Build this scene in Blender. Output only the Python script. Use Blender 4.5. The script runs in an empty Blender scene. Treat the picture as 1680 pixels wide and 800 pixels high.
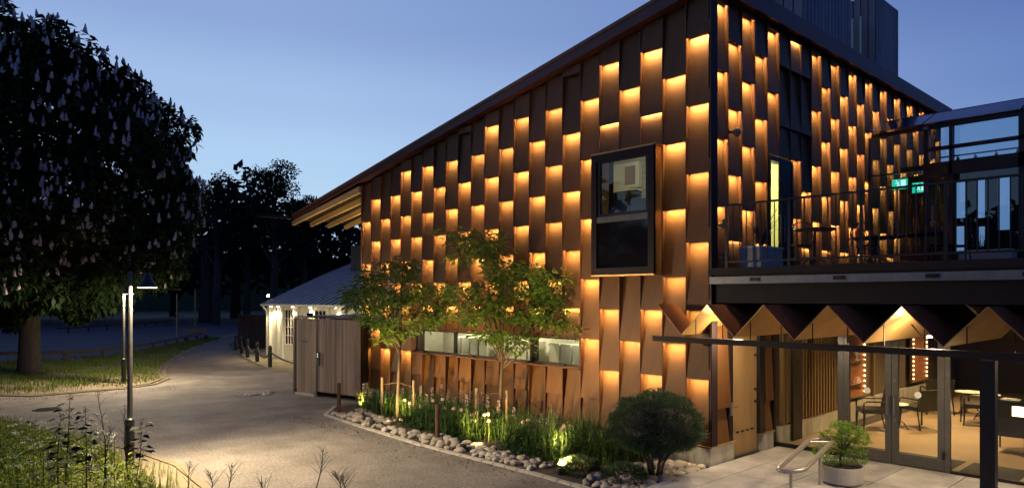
import bpy, bmesh, math, random
import numpy as np
from mathutils import Vector, Matrix
R = math.radians
random.seed(7); rng = np.random.default_rng(7)
scene = bpy.context.scene
col = scene.collection

# ------------------------------------------------------------------ camera, sky, exposure
# world axes: X runs along the entrance side of the theatre, Y along its long facade, Z up; origin = the street corner at ground
CAM = Vector((-10.820, -6.587, 3.0)); YAW = 0.7515; FPX = 1150.15; HOR = 487.04
cd = bpy.data.cameras.new('camera'); cam = bpy.data.objects.new('camera', cd); col.objects.link(cam)
cam.location = CAM; cam.rotation_euler = (R(90), 0, -YAW)
cd.sensor_width = 36; cd.lens = 24.646; cd.shift_y = 0.0518; cd.clip_end = 2000; cd.clip_start = .05
scene.camera = cam
w = bpy.data.worlds.new('World'); scene.world = w; w.use_nodes = True
nt = w.node_tree; bg = nt.nodes['Background']
sky = nt.nodes.new('ShaderNodeTexSky'); sky.sky_type = 'NISHITA'; sky.sun_disc = False
sky.sun_elevation = R(-2.5); sky.sun_rotation = R(-95); sky.altitude = 50; sky.air_density = 1.0; sky.dust_density = .6; sky.ozone_density = 3.0
# twilight: a faint Nishita sky plus the afterglow, which falls off with height and away from the set sun (left)
_n, _l = nt.nodes, nt.links
geo = _n.new('ShaderNodeTexCoord'); sep = _n.new('ShaderNodeSeparateXYZ'); _l.new(geo.outputs['Generated'], sep.inputs[0])
ramp = _n.new('ShaderNodeValToRGB'); ramp.color_ramp.interpolation = 'EASE'; _l.new(sep.outputs['Z'], ramp.inputs[0])
E_ = ramp.color_ramp.elements
SKYC = [(0,(.55,.72,.90)), (.10,(.50,.70,.91)), (.18,(.44,.64,.89)), (.26,(.37,.53,.82)), (.36,(.265,.39,.69)), (.6,(.12,.18,.44)), (1,(.06,.09,.26))]
while len(E_) < len(SKYC): E_.new(.5)
for e_, (p_, c_) in zip(E_, SKYC): e_.position = p_; e_.color = (*c_, 1)
dotn = _n.new('ShaderNodeVectorMath'); dotn.operation = 'DOT_PRODUCT'; _l.new(geo.outputs['Generated'], dotn.inputs[0])
dotn.inputs[1].default_value = (math.sin(YAW-R(50)), math.cos(YAW-R(50)), 0)
fac = _n.new('ShaderNodeMapRange'); fac.inputs[1].default_value = -.15; fac.inputs[2].default_value = .80; fac.clamp = True; _l.new(dotn.outputs['Value'], fac.inputs[0])
side = _n.new('ShaderNodeMix'); side.data_type = 'RGBA'; side.inputs[6].default_value = (.22,.30,.55,1); side.inputs[7].default_value = (1,1,1,1); _l.new(fac.outputs[0], side.inputs[0])
mul = _n.new('ShaderNodeMix'); mul.data_type = 'RGBA'; mul.blend_type = 'MULTIPLY'; mul.inputs[0].default_value = 1; _l.new(ramp.outputs[0], mul.inputs[6]); _l.new(side.outputs[2], mul.inputs[7])
gain = _n.new('ShaderNodeVectorMath'); gain.operation = 'SCALE'; gain.inputs['Scale'].default_value = .05; _l.new(sky.outputs[0], gain.inputs[0])
add = _n.new('ShaderNodeVectorMath'); add.operation = 'ADD'; _l.new(mul.outputs[2], add.inputs[0]); _l.new(gain.outputs[0], add.inputs[1]); _l.new(add.outputs[0], bg.inputs['Color'])
bg.inputs['Strength'].default_value = 1.0
vs = scene.view_settings
vs.view_transform = 'Standard'; vs.look = 'None'; vs.exposure = 0; vs.gamma = 1
cy = scene.cycles
cy.use_denoising = True; cy.max_bounces = 7; cy.diffuse_bounces = 3; cy.glossy_bounces = 3; cy.transparent_max_bounces = 12
cy.sample_clamp_indirect = 4; cy.caustics_reflective = False; cy.caustics_refractive = False

def ray(x, y):
    X = (x-840)/FPX; Z = (HOR-y)/FPX; s, c = math.sin(YAW), math.cos(YAW)
    return Vector((X*c+s, -X*s+c, Z))
def dep(x, y, t): return CAM + ray(x, y)*t                 # point at depth t metres
def gpt(x, y, z=0.0):
    d = ray(x, y); return CAM + d*((z-CAM.z)/d.z)            # point on level ground

# ------------------------------------------------------------------ materials
def mat(name, base=(.5,.5,.5), rough=.6, metal=0.0, var=.25, scale=6.0, bump=0.0, bscale=None, stretch=None, island=0.0, spec=None, emit=None, grain=0, gscale=90):
    m = bpy.data.materials.new(name); m.use_nodes = True; n = m.node_tree.nodes; l = m.node_tree.links
    b = n['Principled BSDF']; b.inputs['Roughness'].default_value = rough; b.inputs['Metallic'].default_value = metal
    if spec is not None: b.inputs['Specular IOR Level'].default_value = spec
    tc = n.new('ShaderNodeTexCoord'); mp = n.new('ShaderNodeMapping'); l.new(tc.outputs['Object'], mp.inputs[0])
    if stretch: mp.inputs['Scale'].default_value = stretch
    no = n.new('ShaderNodeTexNoise'); no.inputs['Scale'].default_value = scale; no.inputs['Detail'].default_value = 6; no.inputs['Roughness'].default_value = .62
    l.new(mp.outputs[0], no.inputs['Vector'])
    mr = n.new('ShaderNodeMapRange'); mr.inputs[1].default_value = .3; mr.inputs[2].default_value = .7
    mr.inputs[3].default_value = 1-var; mr.inputs[4].default_value = 1+var; l.new(no.outputs[0], mr.inputs[0])
    val = mr.outputs[0]
    if grain:
        ng = n.new('ShaderNodeTexNoise'); ng.inputs['Scale'].default_value = gscale; ng.inputs['Detail'].default_value = 3; l.new(mp.outputs[0], ng.inputs['Vector'])
        gm = n.new('ShaderNodeMapRange'); gm.inputs[1].default_value = .3; gm.inputs[2].default_value = .7; gm.inputs[3].default_value = 1-grain; gm.inputs[4].default_value = 1+grain; l.new(ng.outputs[0], gm.inputs[0])
        mg = n.new('ShaderNodeMath'); mg.operation = 'MULTIPLY'; l.new(val, mg.inputs[0]); l.new(gm.outputs[0], mg.inputs[1]); val = mg.outputs[0]
    if island:
        g = n.new('ShaderNodeNewGeometry'); oi = n.new('ShaderNodeObjectInfo'); ad = n.new('ShaderNodeMath'); ad.operation = 'ADD'
        l.new(g.outputs['Random Per Island'], ad.inputs[0]); l.new(oi.outputs['Random'], ad.inputs[1])
        fr = n.new('ShaderNodeMath'); fr.operation = 'FRACT'; l.new(ad.outputs[0], fr.inputs[0])
        m2 = n.new('ShaderNodeMapRange'); m2.inputs[3].default_value = 1-island; m2.inputs[4].default_value = 1+island; l.new(fr.outputs[0], m2.inputs[0])
        mu = n.new('ShaderNodeMath'); mu.operation = 'MULTIPLY'; l.new(val, mu.inputs[0]); l.new(m2.outputs[0], mu.inputs[1]); val = mu.outputs[0]
    vm = n.new('ShaderNodeVectorMath'); vm.operation = 'SCALE'; vm.inputs[0].default_value = base; l.new(val, vm.inputs['Scale'])
    l.new(vm.outputs[0], b.inputs['Base Color'])
    if bump:
        nb = n.new('ShaderNodeTexNoise'); nb.inputs['Scale'].default_value = bscale or scale*6; nb.inputs['Detail'].default_value = 4
        l.new(mp.outputs[0], nb.inputs['Vector']); bp = n.new('ShaderNodeBump'); bp.inputs['Strength'].default_value = bump; bp.inputs['Distance'].default_value = .02
        l.new(nb.outputs[0], bp.inputs['Height']); l.new(bp.outputs[0], b.inputs['Normal'])
    if emit: b.inputs['Emission Color'].default_value = (*emit[:3], 1); b.inputs['Emission Strength'].default_value = emit[3]
    return m
def leafmat(name, c1, c2, trans=.35, rough=.45):
    m = bpy.data.materials.new(name); m.use_nodes = True; n = m.node_tree.nodes; l = m.node_tree.links
    b = n['Principled BSDF']; b.inputs['Roughness'].default_value = rough; b.inputs['Specular IOR Level'].default_value = .15
    g = n.new('ShaderNodeNewGeometry'); cr = n.new('ShaderNodeMix'); cr.data_type = 'RGBA'
    cr.inputs[6].default_value = (*c1, 1); cr.inputs[7].default_value = (*c2, 1); l.new(g.outputs['Random Per Island'], cr.inputs[0])
    l.new(cr.outputs[2], b.inputs['Base Color'])
    t = n.new('ShaderNodeBsdfTranslucent'); l.new(cr.outputs[2], t.inputs['Color'])
    mx = n.new('ShaderNodeMixShader'); mx.inputs[0].default_value = trans; l.new(b.outputs[0], mx.inputs[1]); l.new(t.outputs[0], mx.inputs[2])
    l.new(mx.outputs[0], n['Material Output'].inputs[0]); return m
def emat(name, c, s):
    m = bpy.data.materials.new(name); m.use_nodes = True; n = m.node_tree.nodes
    e = n.new('ShaderNodeEmission'); e.inputs[0].default_value = (*c, 1); e.inputs[1].default_value = s
    m.node_tree.links.new(e.outputs[0], n['Material Output'].inputs[0]); return m
def glassmat(name, tint=(.9,.93,.92), ior=1.45):
    m = bpy.data.materials.new(name); m.use_nodes = True; n = m.node_tree.nodes; l = m.node_tree.links
    t = n.new('ShaderNodeBsdfTransparent'); t.inputs[0].default_value = (*tint, 1)
    g = n.new('ShaderNodeBsdfGlossy'); g.inputs['Roughness'].default_value = .01
    lw = n.new('ShaderNodeLayerWeight'); lw.inputs['Blend'].default_value = .5
    pw = n.new('ShaderNodeMath'); pw.operation = 'POWER'; l.new(lw.outputs['Facing'], pw.inputs[0]); pw.inputs[1].default_value = 5
    f = n.new('ShaderNodeMapRange'); r0 = ((ior-1)/(ior+1))**2; f.inputs[3].default_value = r0; f.inputs[4].default_value = .9; l.new(pw.outputs[0], f.inputs[0])
    mx = n.new('ShaderNodeMixShader'); l.new(f.outputs[0], mx.inputs[0]); l.new(t.outputs[0], mx.inputs[1]); l.new(g.outputs[0], mx.inputs[2])
    l.new(mx.outputs[0], n['Material Output'].inputs[0]); return m

M = dict(
 panel=mat('bronze_panel', (.105,.046,.0145), .5, .12, .20, 1.3, .12, 3.0, (1,1,.35), island=.16, spec=.25, grain=.05, gscale=9),
 fin=mat('bronze_fin', (.11,.042,.016), .5, .15, .2, 5),
 dark=mat('dark_bronze', (.016,.009,.009), .6, .1, .2, 4, spec=.25),
 roof=mat('roof_metal', (.06,.018,.020), .5, .15, .25, 2, .1),
 black=mat('black_metal', (.012,.011,.013), .42, .4, .2, 6),
 grey=mat('grey_steel_frame', (.10,.092,.085), .4, .5, .15, 8),
 alu=mat('aluminium', (.17,.165,.18), .45, .6, .15, 6),
 slate=mat('tower_cladding', (.13,.13,.155), .55, .3, .3, 3, .1, 9, (1,1,.2), island=.15),
 pine=mat('pine_soffit', (.42,.27,.12), .6, 0, .2, 6, .1, 20, (1,.15,1)),
 oak=mat('oak_door', (.30,.18,.075), .5, 0, .2, 4, .15, 30, (1,1,.12)),
 plinth=mat('board_marked_concrete', (.36,.33,.27), .8, 0, .3, 5, .3, 20, (1,1,.3)),
 brass=mat('brass_sheet', (.40,.225,.07), .38, .5, .22, 2.2, .12, 4),
 rust=mat('rusty_steel', (.085,.035,.02), .75, .2, .35, 9, .3),
 corten=mat('corten_sheet', (.38,.135,.05), .55, .3, .3, 2.5, .15, 6),
 board=mat('weathered_board', (.27,.19,.13), .75, 0, .35, 4, .35, 30, (1,1,.08), island=.22),
 white=mat('cream_paint', (.72,.68,.56), .6, 0, .08, 6),
 tin=mat('sheet_metal_roof', (.17,.19,.24), .42, .5, .25, 2, .1),
 conc=mat('pale_concrete', (.47,.44,.40), .8, 0, .30, 1.6, .3, 40, island=.1, grain=.12, gscale=40),
 asph=mat('asphalt', (.18,.155,.13), .85, 0, .42, .8, .9, 60, grain=.42, gscale=22),
 asphpatch=mat('asphalt_patch', (.14,.12,.105), .88, 0, .25, 3, .6, 110),
 gravel=mat('gravel_path', (.145,.112,.08), .9, 0, .35, 1.1, .9, 40, grain=.4, gscale=16),
 plaza=mat('dark_paving', (.05,.05,.055), .8, 0, .2, .4, .3, 30),
 lawn=mat('lawn', (.03,.06,.02), .9, 0, .3, .5, .5, 30),
 soil=mat('bed_soil', (.05,.035,.022), .95, 0, .4, 5, .8, 30),
 earth=mat('dry_earth', (.17,.135,.08), .95, 0, .35, 1.2, .6, 30),
 stone=mat('river_stone', (.32,.27,.215), .7, 0, .18, 9, .2, 20, island=.35),
 pale_edge=mat('edging_stone', (.40,.36,.30), .85, 0, .25, 3, .5, 50),
 bark=mat('bark', (.075,.052,.035), .9, 0, .4, 7, .9, 14, (1,1,.3)),
 barkd=mat('dark_bark', (.035,.027,.02), .9, 0, .4, 7, .8, 14, (1,1,.3)),
 stake=mat('stake_wood', (.15,.105,.06), .8, 0, .3, 8, .3),
 interior=mat('interior_wall', (.10,.07,.045), .8, 0, .1, 3),
 timber_slat=mat('lobby_slat', (.20,.12,.05), .6, 0, .2, 6, .1, 20, (1,1,.1)),
 floor=mat('lobby_floor', (.38,.27,.16), .35, 0, .12, 1.5),
 mattex=mat('entrance_mat', (.08,.07,.06), .95, 0, .5, 45, .8, 90),
 leather=mat('black_leather', (.014,.012,.012), .4, 0, .2, 8),
 ceiling=mat('lobby_ceiling', (.05,.042,.036), .8),
 fab=mat('white_panel', (.62,.62,.54), .7, 0, .1, 4),
 potm=mat('grey_glazed_pot', (.40,.37,.32), .5, 0, .1, 6),
 planter=mat('pale_planter', (.30,.29,.28), .7, 0, .12, 6),
 steel=mat('brushed_handrail', (.42,.36,.30), .38, .55, .1, 9),
 lampb=mat('lamp_housing', (.03,.029,.028), .45, .4, .15, 9),
 pole=mat('lamp_pole', (.10,.09,.08), .38, .5, .2, 8),
 rope=mat('rope', (.05,.035,.025), .9, 0, .3, 40, .5),
 tulip=leafmat('tulip_petal', (.80,.42,.42), (.90,.62,.58), .3),
 lav=leafmat('lavender_petal', (.55,.36,.45), (.75,.62,.68), .3),
 candle=leafmat('chestnut_flower', (.42,.33,.33), (.66,.55,.53), .2, .9),
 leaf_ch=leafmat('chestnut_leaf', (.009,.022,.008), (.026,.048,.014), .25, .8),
 leaf_tr=leafmat('cherry_leaf', (.07,.15,.03), (.21,.32,.065), .4),
 leaf_box=leafmat('pine_needle', (.045,.085,.035), (.14,.19,.085), .1, .6),
 leaf_acer=leafmat('maple_leaf', (.14,.28,.03), (.30,.46,.07), .45),
 leaf_bed=leafmat('bed_leaf', (.02,.05,.014), (.07,.12,.03), .3),
 leaf_strap=leafmat('strap_leaf', (.08,.14,.045), (.20,.27,.09), .35),
 grassm=leafmat('grass_blade', (.045,.085,.015), (.16,.19,.035), .35, .6),
 grassf=leafmat('meadow_blade', (.07,.12,.015), (.24,.28,.045), .35, .6),
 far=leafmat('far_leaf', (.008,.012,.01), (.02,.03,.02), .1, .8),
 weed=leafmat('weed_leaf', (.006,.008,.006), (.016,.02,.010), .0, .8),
 seed=mat('dry_stem', (.018,.012,.011), .9),
 yar=leafmat('umbel_flower', (.55,.55,.42), (.75,.75,.62), .2),
 dkglass=mat('dark_glass', (.006,.006,.009), .06, 0, .05, 3, spec=.5),
 glass=glassmat('clear_glass', (.93,.94,.9)),
 dglass=glassmat('tinted_glass', (.70,.80,.85), 1.6),
 rglass=mat('roof_glass', (.05,.075,.13), .12, 0, .1, 3, spec=.8),
 led=emat('warm_led', (1,.50,.13), 2),
 bulb=emat('warm_bulb', (1,.66,.33), 9),
 lampglow=emat('street_lamp_glow', (1,.74,.34), 9),
 downlight=emat('downlight_glow', (1,.85,.55), 20),
 exitg=emat('exit_green', (.02,.75,.42), 1.2), exitw=emat('exit_white', (.75,1,.92), 1.6),
 lens=emat('uplight_lens', (1,.85,.5), 4),
 star=emat('bare_bulb', (1,.9,.7), 260),
 litwall=mat('lit_stair_wall', (.56,.56,.30), .8, 0, .12, 5),
 tile=None,
)
def tilemat():
    m = mat('tiled_wall', (.5,.48,.32), .6); n = m.node_tree.nodes; l = m.node_tree.links
    br = n.new('ShaderNodeTexBrick'); br.inputs['Color1'].default_value = (.34,.32,.2,1); br.inputs['Color2'].default_value = (.30,.28,.18,1); br.inputs['Mortar'].default_value = (.46,.44,.3,1)
    br.inputs['Scale'].default_value = 1; br.inputs['Brick Width'].default_value = .3; br.inputs['Row Height'].default_value = .15; br.inputs['Mortar Size'].default_value = .008
    tc = n.new('ShaderNodeTexCoord'); mp = n.new('ShaderNodeMapping'); mp.inputs['Rotation'].default_value = (R(90), 0, 0); l.new(tc.outputs['Object'], mp.inputs[0])
    l.new(mp.outputs[0], br.inputs[0]); l.new(br.outputs[0], n['Principled BSDF'].inputs['Base Color']); return m
M['tile'] = tilemat()

# ------------------------------------------------------------------ builders
ORG = {}
class MB:
    def __init__(s): s.v = []; s.f = []
    def add(s, vs, fs):
        o = len(s.v); s.v += [tuple(v) for v in vs]; s.f += [tuple(i+o for i in f) for f in fs]; return s
    def box(s, x0, x1, y0, y1, z0, z1):
        return s.add([(x0,y0,z0),(x1,y0,z0),(x1,y1,z0),(x0,y1,z0),(x0,y0,z1),(x1,y0,z1),(x1,y1,z1),(x0,y1,z1)],
                     [(0,3,2,1),(4,5,6,7),(0,1,5,4),(1,2,6,5),(2,3,7,6),(3,0,4,7)])
    def bar(s, a, b, wd, ht, up=(0,0,1)):
        a, b = Vector(a), Vector(b); d = (b-a).normalized(); u = Vector(up); sd = d.cross(u)
        if sd.length < 1e-4: sd = d.cross(Vector((1,0,0)))
        sd.normalize(); u = sd.cross(d); sd *= wd/2; u *= ht/2
        return s.add([a-sd-u,a+sd-u,a+sd+u,a-sd+u,b-sd-u,b+sd-u,b+sd+u,b-sd+u],[(0,1,2,3),(7,6,5,4),(0,4,5,1),(1,5,6,2),(2,6,7,3),(3,7,4,0)])
    def tube(s, pts, rad, n=8, cap=True, closed=False):
        pts = [Vector(p) for p in pts]; N = len(pts)
        if not isinstance(rad, (list, tuple)): rad = [rad]*N
        o = len(s.v); prev = None
        for i, p in enumerate(pts):
            if closed: d = pts[(i+1) % N]-pts[i-1]
            else: d = pts[min(i+1, N-1)]-pts[max(i-1, 0)]
            d.normalize()
            if prev is None: a = d.orthogonal().normalized()
            else: a = (prev-d*prev.dot(d)).normalized()
            prev = a; b = d.cross(a)
            for k in range(n):
                t = 2*math.pi*k/n; s.v.append(tuple(p+(a*math.cos(t)+b*math.sin(t))*rad[i]))
        for i in range(N if closed else N-1):
            j = (i+1) % N
            for k in range(n):
                k2 = (k+1) % n; s.f.append((o+i*n+k, o+i*n+k2, o+j*n+k2, o+j*n+k))
        if cap and not closed:
            s.f.append(tuple(o+k for k in range(n-1, -1, -1))); s.f.append(tuple(o+(N-1)*n+k for k in range(n)))
        return s
    def lathe(s, prof, c=(0,0,0), n=20):
        o = len(s.v)
        for r, z in prof:
            for k in range(n):
                t = 2*math.pi*k/n; s.v.append((c[0]+r*math.cos(t), c[1]+r*math.sin(t), c[2]+z))
        for i in range(len(prof)-1):
            for k in range(n):
                k2 = (k+1) % n; s.f.append((o+i*n+k, o+i*n+k2, o+(i+1)*n+k2, o+(i+1)*n+k))
        return s
    def prism(s, pts, vec):                                   # planar polygon pushed along vec
        n = len(pts); vec = Vector(vec); a = [Vector(p) for p in pts]
        return s.add(a+[p+vec for p in a], [tuple(range(n-1,-1,-1)), tuple(range(n,2*n))]+[(i,(i+1)%n,n+(i+1)%n,n+i) for i in range(n)])
    def build(s, name, m, parent=None, smooth=False, org=None, fix=True):
        o0 = Vector(org) if org is not None else (ORG[parent.name] if parent else Vector((0,0,0)))
        me = bpy.data.meshes.new(name); me.from_pydata([tuple(Vector(v)-o0) for v in s.v], [], s.f)
        if fix:
            bm = bmesh.new(); bm.from_mesh(me); bmesh.ops.recalc_face_normals(bm, faces=bm.faces); bm.to_mesh(me); bm.free()
        if smooth: me.shade_smooth()
        me.materials.append(m); return place(name, me, o0, parent)
def place(name, me, world, parent=None, rot=0):
    o = bpy.data.objects.new(name, me); col.objects.link(o); world = Vector(world)
    if parent: o.parent = parent; o.location = world-ORG[parent.name]
    else: o.location = world
    if rot: o.rotation_euler.z = rot
    ORG[o.name] = world.copy(); return o
def tag(o, label=None, cat=None, group=None, kind=None):
    if label: o['label'] = label
    if cat: o['category'] = cat
    if group: o['group'] = group
    if kind: o['kind'] = kind
    return o
def thing(name, label, cat, loc=(0,0,0), group=None):
    o = bpy.data.objects.new(name, None); col.objects.link(o); o.location = loc; ORG[o.name] = Vector(loc); o.empty_display_size = .2
    return tag(o, label, cat, group)
def copy_tree(o, delta, parent=None):
    c = o.copy(); col.objects.link(c); ORG[c.name] = ORG[o.name]+Vector(delta)
    if parent: c.parent = parent
    else: c.location = Vector(o.location)+Vector(delta)
    for ch in list(o.children): copy_tree(ch, delta, c)
    return c
def npmesh(name, V, F, m, parent=None, kind=None, smooth=False):
    """V (N,3) float, F (M,k) int -> one mesh object"""
    V = np.asarray(V, np.float32); F = np.asarray(F, np.int32); o0 = ORG[parent.name] if parent else Vector((0,0,0))
    V = V-np.array(o0, np.float32); me = bpy.data.meshes.new(name); k = F.shape[1]
    me.vertices.add(len(V)); me.vertices.foreach_set('co', V.ravel())
    me.loops.add(F.size); me.loops.foreach_set('vertex_index', F.ravel())
    me.polygons.add(len(F)); me.polygons.foreach_set('loop_start', np.arange(0, F.size, k, dtype=np.int32))
    me.update(calc_edges=True); me.materials.append(m)
    if smooth: me.shade_smooth()
    o = place(name, me, o0, parent)
    if kind: o['kind'] = kind
    return o
def unit(a): return a/np.maximum(np.linalg.norm(a, axis=1, keepdims=True), 1e-6)
def leaves(P, D, L, W, fold=.25, up=None):
    """one folded pointed leaf (2 quads) at each point P along D; returns V,F"""
    n = len(P); D = unit(D); up = np.tile([0,0,1.], (n,1)) if up is None else up
    S = unit(np.cross(D, up)+rng.normal(0,.25,(n,3))); N = np.cross(S, D)
    L = np.broadcast_to(np.asarray(L, float), (n,))[:,None]; W = np.broadcast_to(np.asarray(W, float), (n,))[:,None]
    b = P; t = P+D*L-N*L*.12; m = P+D*L*.45
    l1 = m-S*W/2+N*W*fold; l2 = m+S*W/2+N*W*fold
    V = np.stack([b, l1, t, l2], 1).reshape(-1,3); i = np.arange(n)[:,None]*4
    return V, np.concatenate([i+np.array([[0,2,1,0]])[:,:3], i+np.array([[0,3,2]])], 0)
def blades(P, H, Wd, lean=.35, tip=None):
    n = len(P); a = rng.uniform(0, 2*np.pi, n); H = np.broadcast_to(np.asarray(H,float),(n,))
    d = np.stack([np.cos(a), np.sin(a), 0*a], 1); s = np.stack([-np.sin(a), np.cos(a), 0*a], 1)*(np.asarray(Wd)*np.ones(n))[:,None]/2
    le = (rng.uniform(0, 1, n)*lean)[:,None]; up = np.array([[0,0,1.]])
    m = P+up*(H*.55)[:,None]+d*le*(H*.25)[:,None]; t = P+up*(H*(1-.25*le[:,0]))[:,None]+d*le*H[:,None]
    V = np.stack([P-s, P+s, m-s*.8, m+s*.8, t], 1).reshape(-1,3); i = np.arange(n)[:,None]*5
    F = np.concatenate([i+[[0,1,3]], i+[[0,3,2]], i+[[2,3,4]]], 0); return V, F
def in_poly(pts, poly):
    x, y = pts[:,0], pts[:,1]; r = np.zeros(len(pts), bool); n = len(poly)
    for i in range(n):
        x1, y1 = poly[i]; x2, y2 = poly[(i+1) % n]
        if y1 == y2: continue
        c = ((y1 > y) != (y2 > y)) & (x < (x2-x1)*(y-y1)/(y2-y1)+x1); r ^= c
    return r
def scatter(poly, n):
    p = np.array(poly); lo, hi = p.min(0), p.max(0); out = []
    while sum(map(len, out)) < n:
        q = rng.uniform(lo, hi, (n*2, 2)); out.append(q[in_poly(q, poly)])
    return np.concatenate(out)[:n]
def ball(n, c, r):
    d = unit(rng.normal(0,1,(n,3))); rr = rng.uniform(.35, 1, (n,1))**.5
    return np.array(c)+d*rr*np.array(r), d
def sheet(name, poly, z, m, th=0.0):
    mb = MB()
    if th: mb.prism([(x,y,z-th) for x,y in poly], (0,0,th))
    else: mb.add([(x,y,z) for x,y in poly], [tuple(range(len(poly)))])
    o = mb.build(name, m); return tag(o, kind='structure')
def lamp_light(name, kind, loc, power, color, parent=None, size=.05, rot=None, spot=None, blend=.5):
    ld = bpy.data.lights.new(name, kind); ld.energy = power; ld.color = color
    if kind != 'AREA': ld.shadow_soft_size = size
    else: ld.size = size
    if spot: ld.spot_size = R(spot); ld.spot_blend = blend
    o = bpy.data.objects.new(name, ld); col.objects.link(o); loc = Vector(loc)
    if parent: o.parent = parent; o.location = loc-ORG[parent.name]
    else: o.location = loc
    if rot is not None: o.rotation_euler = rot
    return o
def aim(o, d): o.rotation_euler = Vector(d).to_track_quat('-Z', 'Y').to_euler()
WARM = (1,.70,.36); WARM2 = (1,.62,.28)

# ------------------------------------------------------------------ setting: ground sheets
sheet('ground', [(-300,-120),(300,-120),(300,400),(-300,400)], -.02, M['lawn'])
sheet('road', [(-40,-30),(20,-30),(20,9),(1.6,19.3),(2.8,26.5),(4.6,32.7),(6.3,38),(14,51.8),(12,50.5),(7.6,44.9),(3.3,36.5),(-1.5,29),(-40,25)], 0, M['asph'])
sheet('gravel_path', [(-2.7,22.6),(1.9,22.0),(2.8,26.5),(4.6,32.7),(6.3,38),(14,51.8),(30,75),(26,75),(12.2,52),(7.6,44.9),(3.3,36.5),(-1.0,28)], .004, M['gravel'])
sheet('plaza', [(-60,33),(-4,31.6),(.7,35.2),(7.1,45.1),(15,56),(50,105),(10,120),(-60,90)], -.008, M['plaza'])
sheet('yard_path', [(.2,14),(1.62,19.28),(1.83,21.97),(2.8,26.55),(4.62,32.67),(4.6,33),(9,33),(9,13.9)], .03, M['earth'], .08)
VERGE = [(-30,22.5),(-10,20.6),(-7.62,19.76),(-6.86,18.9),(-5.48,19.0),(-4.47,18.97),(-3.46,19.57),(-2.62,20.9),(-2.11,23.06),(-.93,26.5),(1.39,31.4),(3.75,36),(9.0,44.9),(11.8,50.2),(8,47),(1.57,37.2),(-2.26,33),(-4.4,33),(-30,34)]
sheet('grass_verge', VERGE, .035, M['earth'], .09)
EDGE = [(-30,22.38),(-10,20.48),(-7.62,19.64),(-6.9,18.72),(-5.48,18.84),(-4.4,18.8),(-3.36,19.4),(-2.5,20.8),(-1.98,23.0),(-.8,26.4)]
kb = MB()
for a, b in zip(EDGE[:-1], EDGE[1:]): kb.bar((*a,.008), (*b,.008), .16, .05)
tag(kb.build('verge_edging', M['earth']), kind='structure')
FORE = [(-22,15.2),(-12,14.6),(-8.28,14.31),(-7.6,11.0),(-6.96,8.4),(-6.75,6.5),(-6.9,4.87),(-7.0,3.2),(-5.0,1.2),(-3.2,-1.3),(-6,-4),(-14,-2),(-22,4)]
sheet('near_verge', FORE, .03, M['earth'], .09)
kb = MB()
for a, b in zip(FORE[2:9], FORE[3:10]): kb.bar((a[0]+.07,a[1],.012), (b[0]+.07,b[1],.012), .12, .07)
tag(kb.build('near_verge_edging', M['earth']), kind='structure')

def grass_patch(name, poly, n, h, wd, m, z=.03, lean=.5, pred=None):
    p = scatter(poly, n); nz = np.sin(p[:,0]*1.7+1)*np.cos(p[:,1]*1.3)+.6*np.sin(p[:,0]*4.1+p[:,1]*3.3)
    k = nz+rng.uniform(-1, 1, n) > -.55
    if pred is not None: k &= pred(p)
    p = p[k]; P = np.c_[p, np.full(len(p), z)]
    hh = h*rng.uniform(.45, 1.25, len(p))*(1+.3*nz[k])
    return npmesh(name, *blades(P, np.maximum(hh,.04), wd, lean), m, kind='stuff')
def near_edge(p): return (p[:,1] > 20.2) | (rng.uniform(0,1,len(p)) < .55)
VN = [(-14,21.0),(-10,20.65),(-7.62,19.85),(-6.86,19.0),(-5.48,19.12),(-4.47,19.08),(-3.55,19.65),(-2.7,20.95),(-2.2,23.06),(-1.0,26.5),(1.2,31.4),(3.4,36),(8.6,44.9),(8,46.5),(1.57,37),(-2.26,32.8),(-4.4,32.8),(-14,33)]
grass_patch('verge_grass', VN, 46000, .15, .018, M['grassm'], pred=near_edge)
FN = [(-17,14.8),(-12,14.2),(-8.5,13.9),(-7.8,11.0),(-7.2,8.4),(-6.98,6.5),(-7.1,4.87),(-7.3,3.2),(-5.4,1.3),(-7,-1),(-15,2)]
grass_patch('meadow_grass', FN, 52000, .24, .013, M['grassf'], pred=lambda p: (p[:,0] < -7.7+.05*p[:,1]) | (rng.uniform(0,1,len(p)) < .25))

# ------------------------------------------------------------------ theatre building
B = thing('theatre_building', 'bronze panelled theatre with glowing checkerboard facade and glazed ground floor entrance', 'building')
def roofz(y): return 8.64-.183*y
ROWL = lambda k: 7.603-.605*k
ROWR = lambda k: 8.247-.605*k
PCACHE = {}
def panel_mesh(h, P, cut=0.0, w=.476):
    """sheet leaning out: flush (x=0) at the bottom edge, set back by P at the top; origin mid bottom edge"""
    key = (round(h,3), round(P,3), round(w,3))
    if key in PCACHE: return PCACHE[key]
    t = .006; e = .07; s = P/h; lip = .018; x = lambda z: s*z
    H = h+e
    pts = [(0,0),(x(H),H),(x(H)+t,H),(t,0)]
    vs_ = []; 
    for y in (-w/2, w/2): vs_ += [(px_, y, z) for px_, z in pts]
    # side returns (folded edge of the cassette)
    fs = [(0,1,2,3),(7,6,5,4),(0,4,5,1),(1,5,6,2),(2,6,7,3),(3,7,4,0)]
    mb = MB(); mb.add(vs_, fs);
    me = bpy.data.meshes.new('cladding_panel'); me.from_pydata(mb.v, [], mb.f)
    bm = bmesh.new(); bm.from_mesh(me); bmesh.ops.recalc_face_normals(bm, faces=bm.faces); bm.to_mesh(me); bm.free()
    me.materials.append(M['panel']); PCACHE[key] = me; return me
LEDW = 15.5
ledm = bpy.data.meshes.new('light_strip'); _b = MB().box(.014, .03, -.225, .225, .022, .03); ledm.from_pydata(_b.v, [], _b.f); ledm.materials.append(M['led'])
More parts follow.
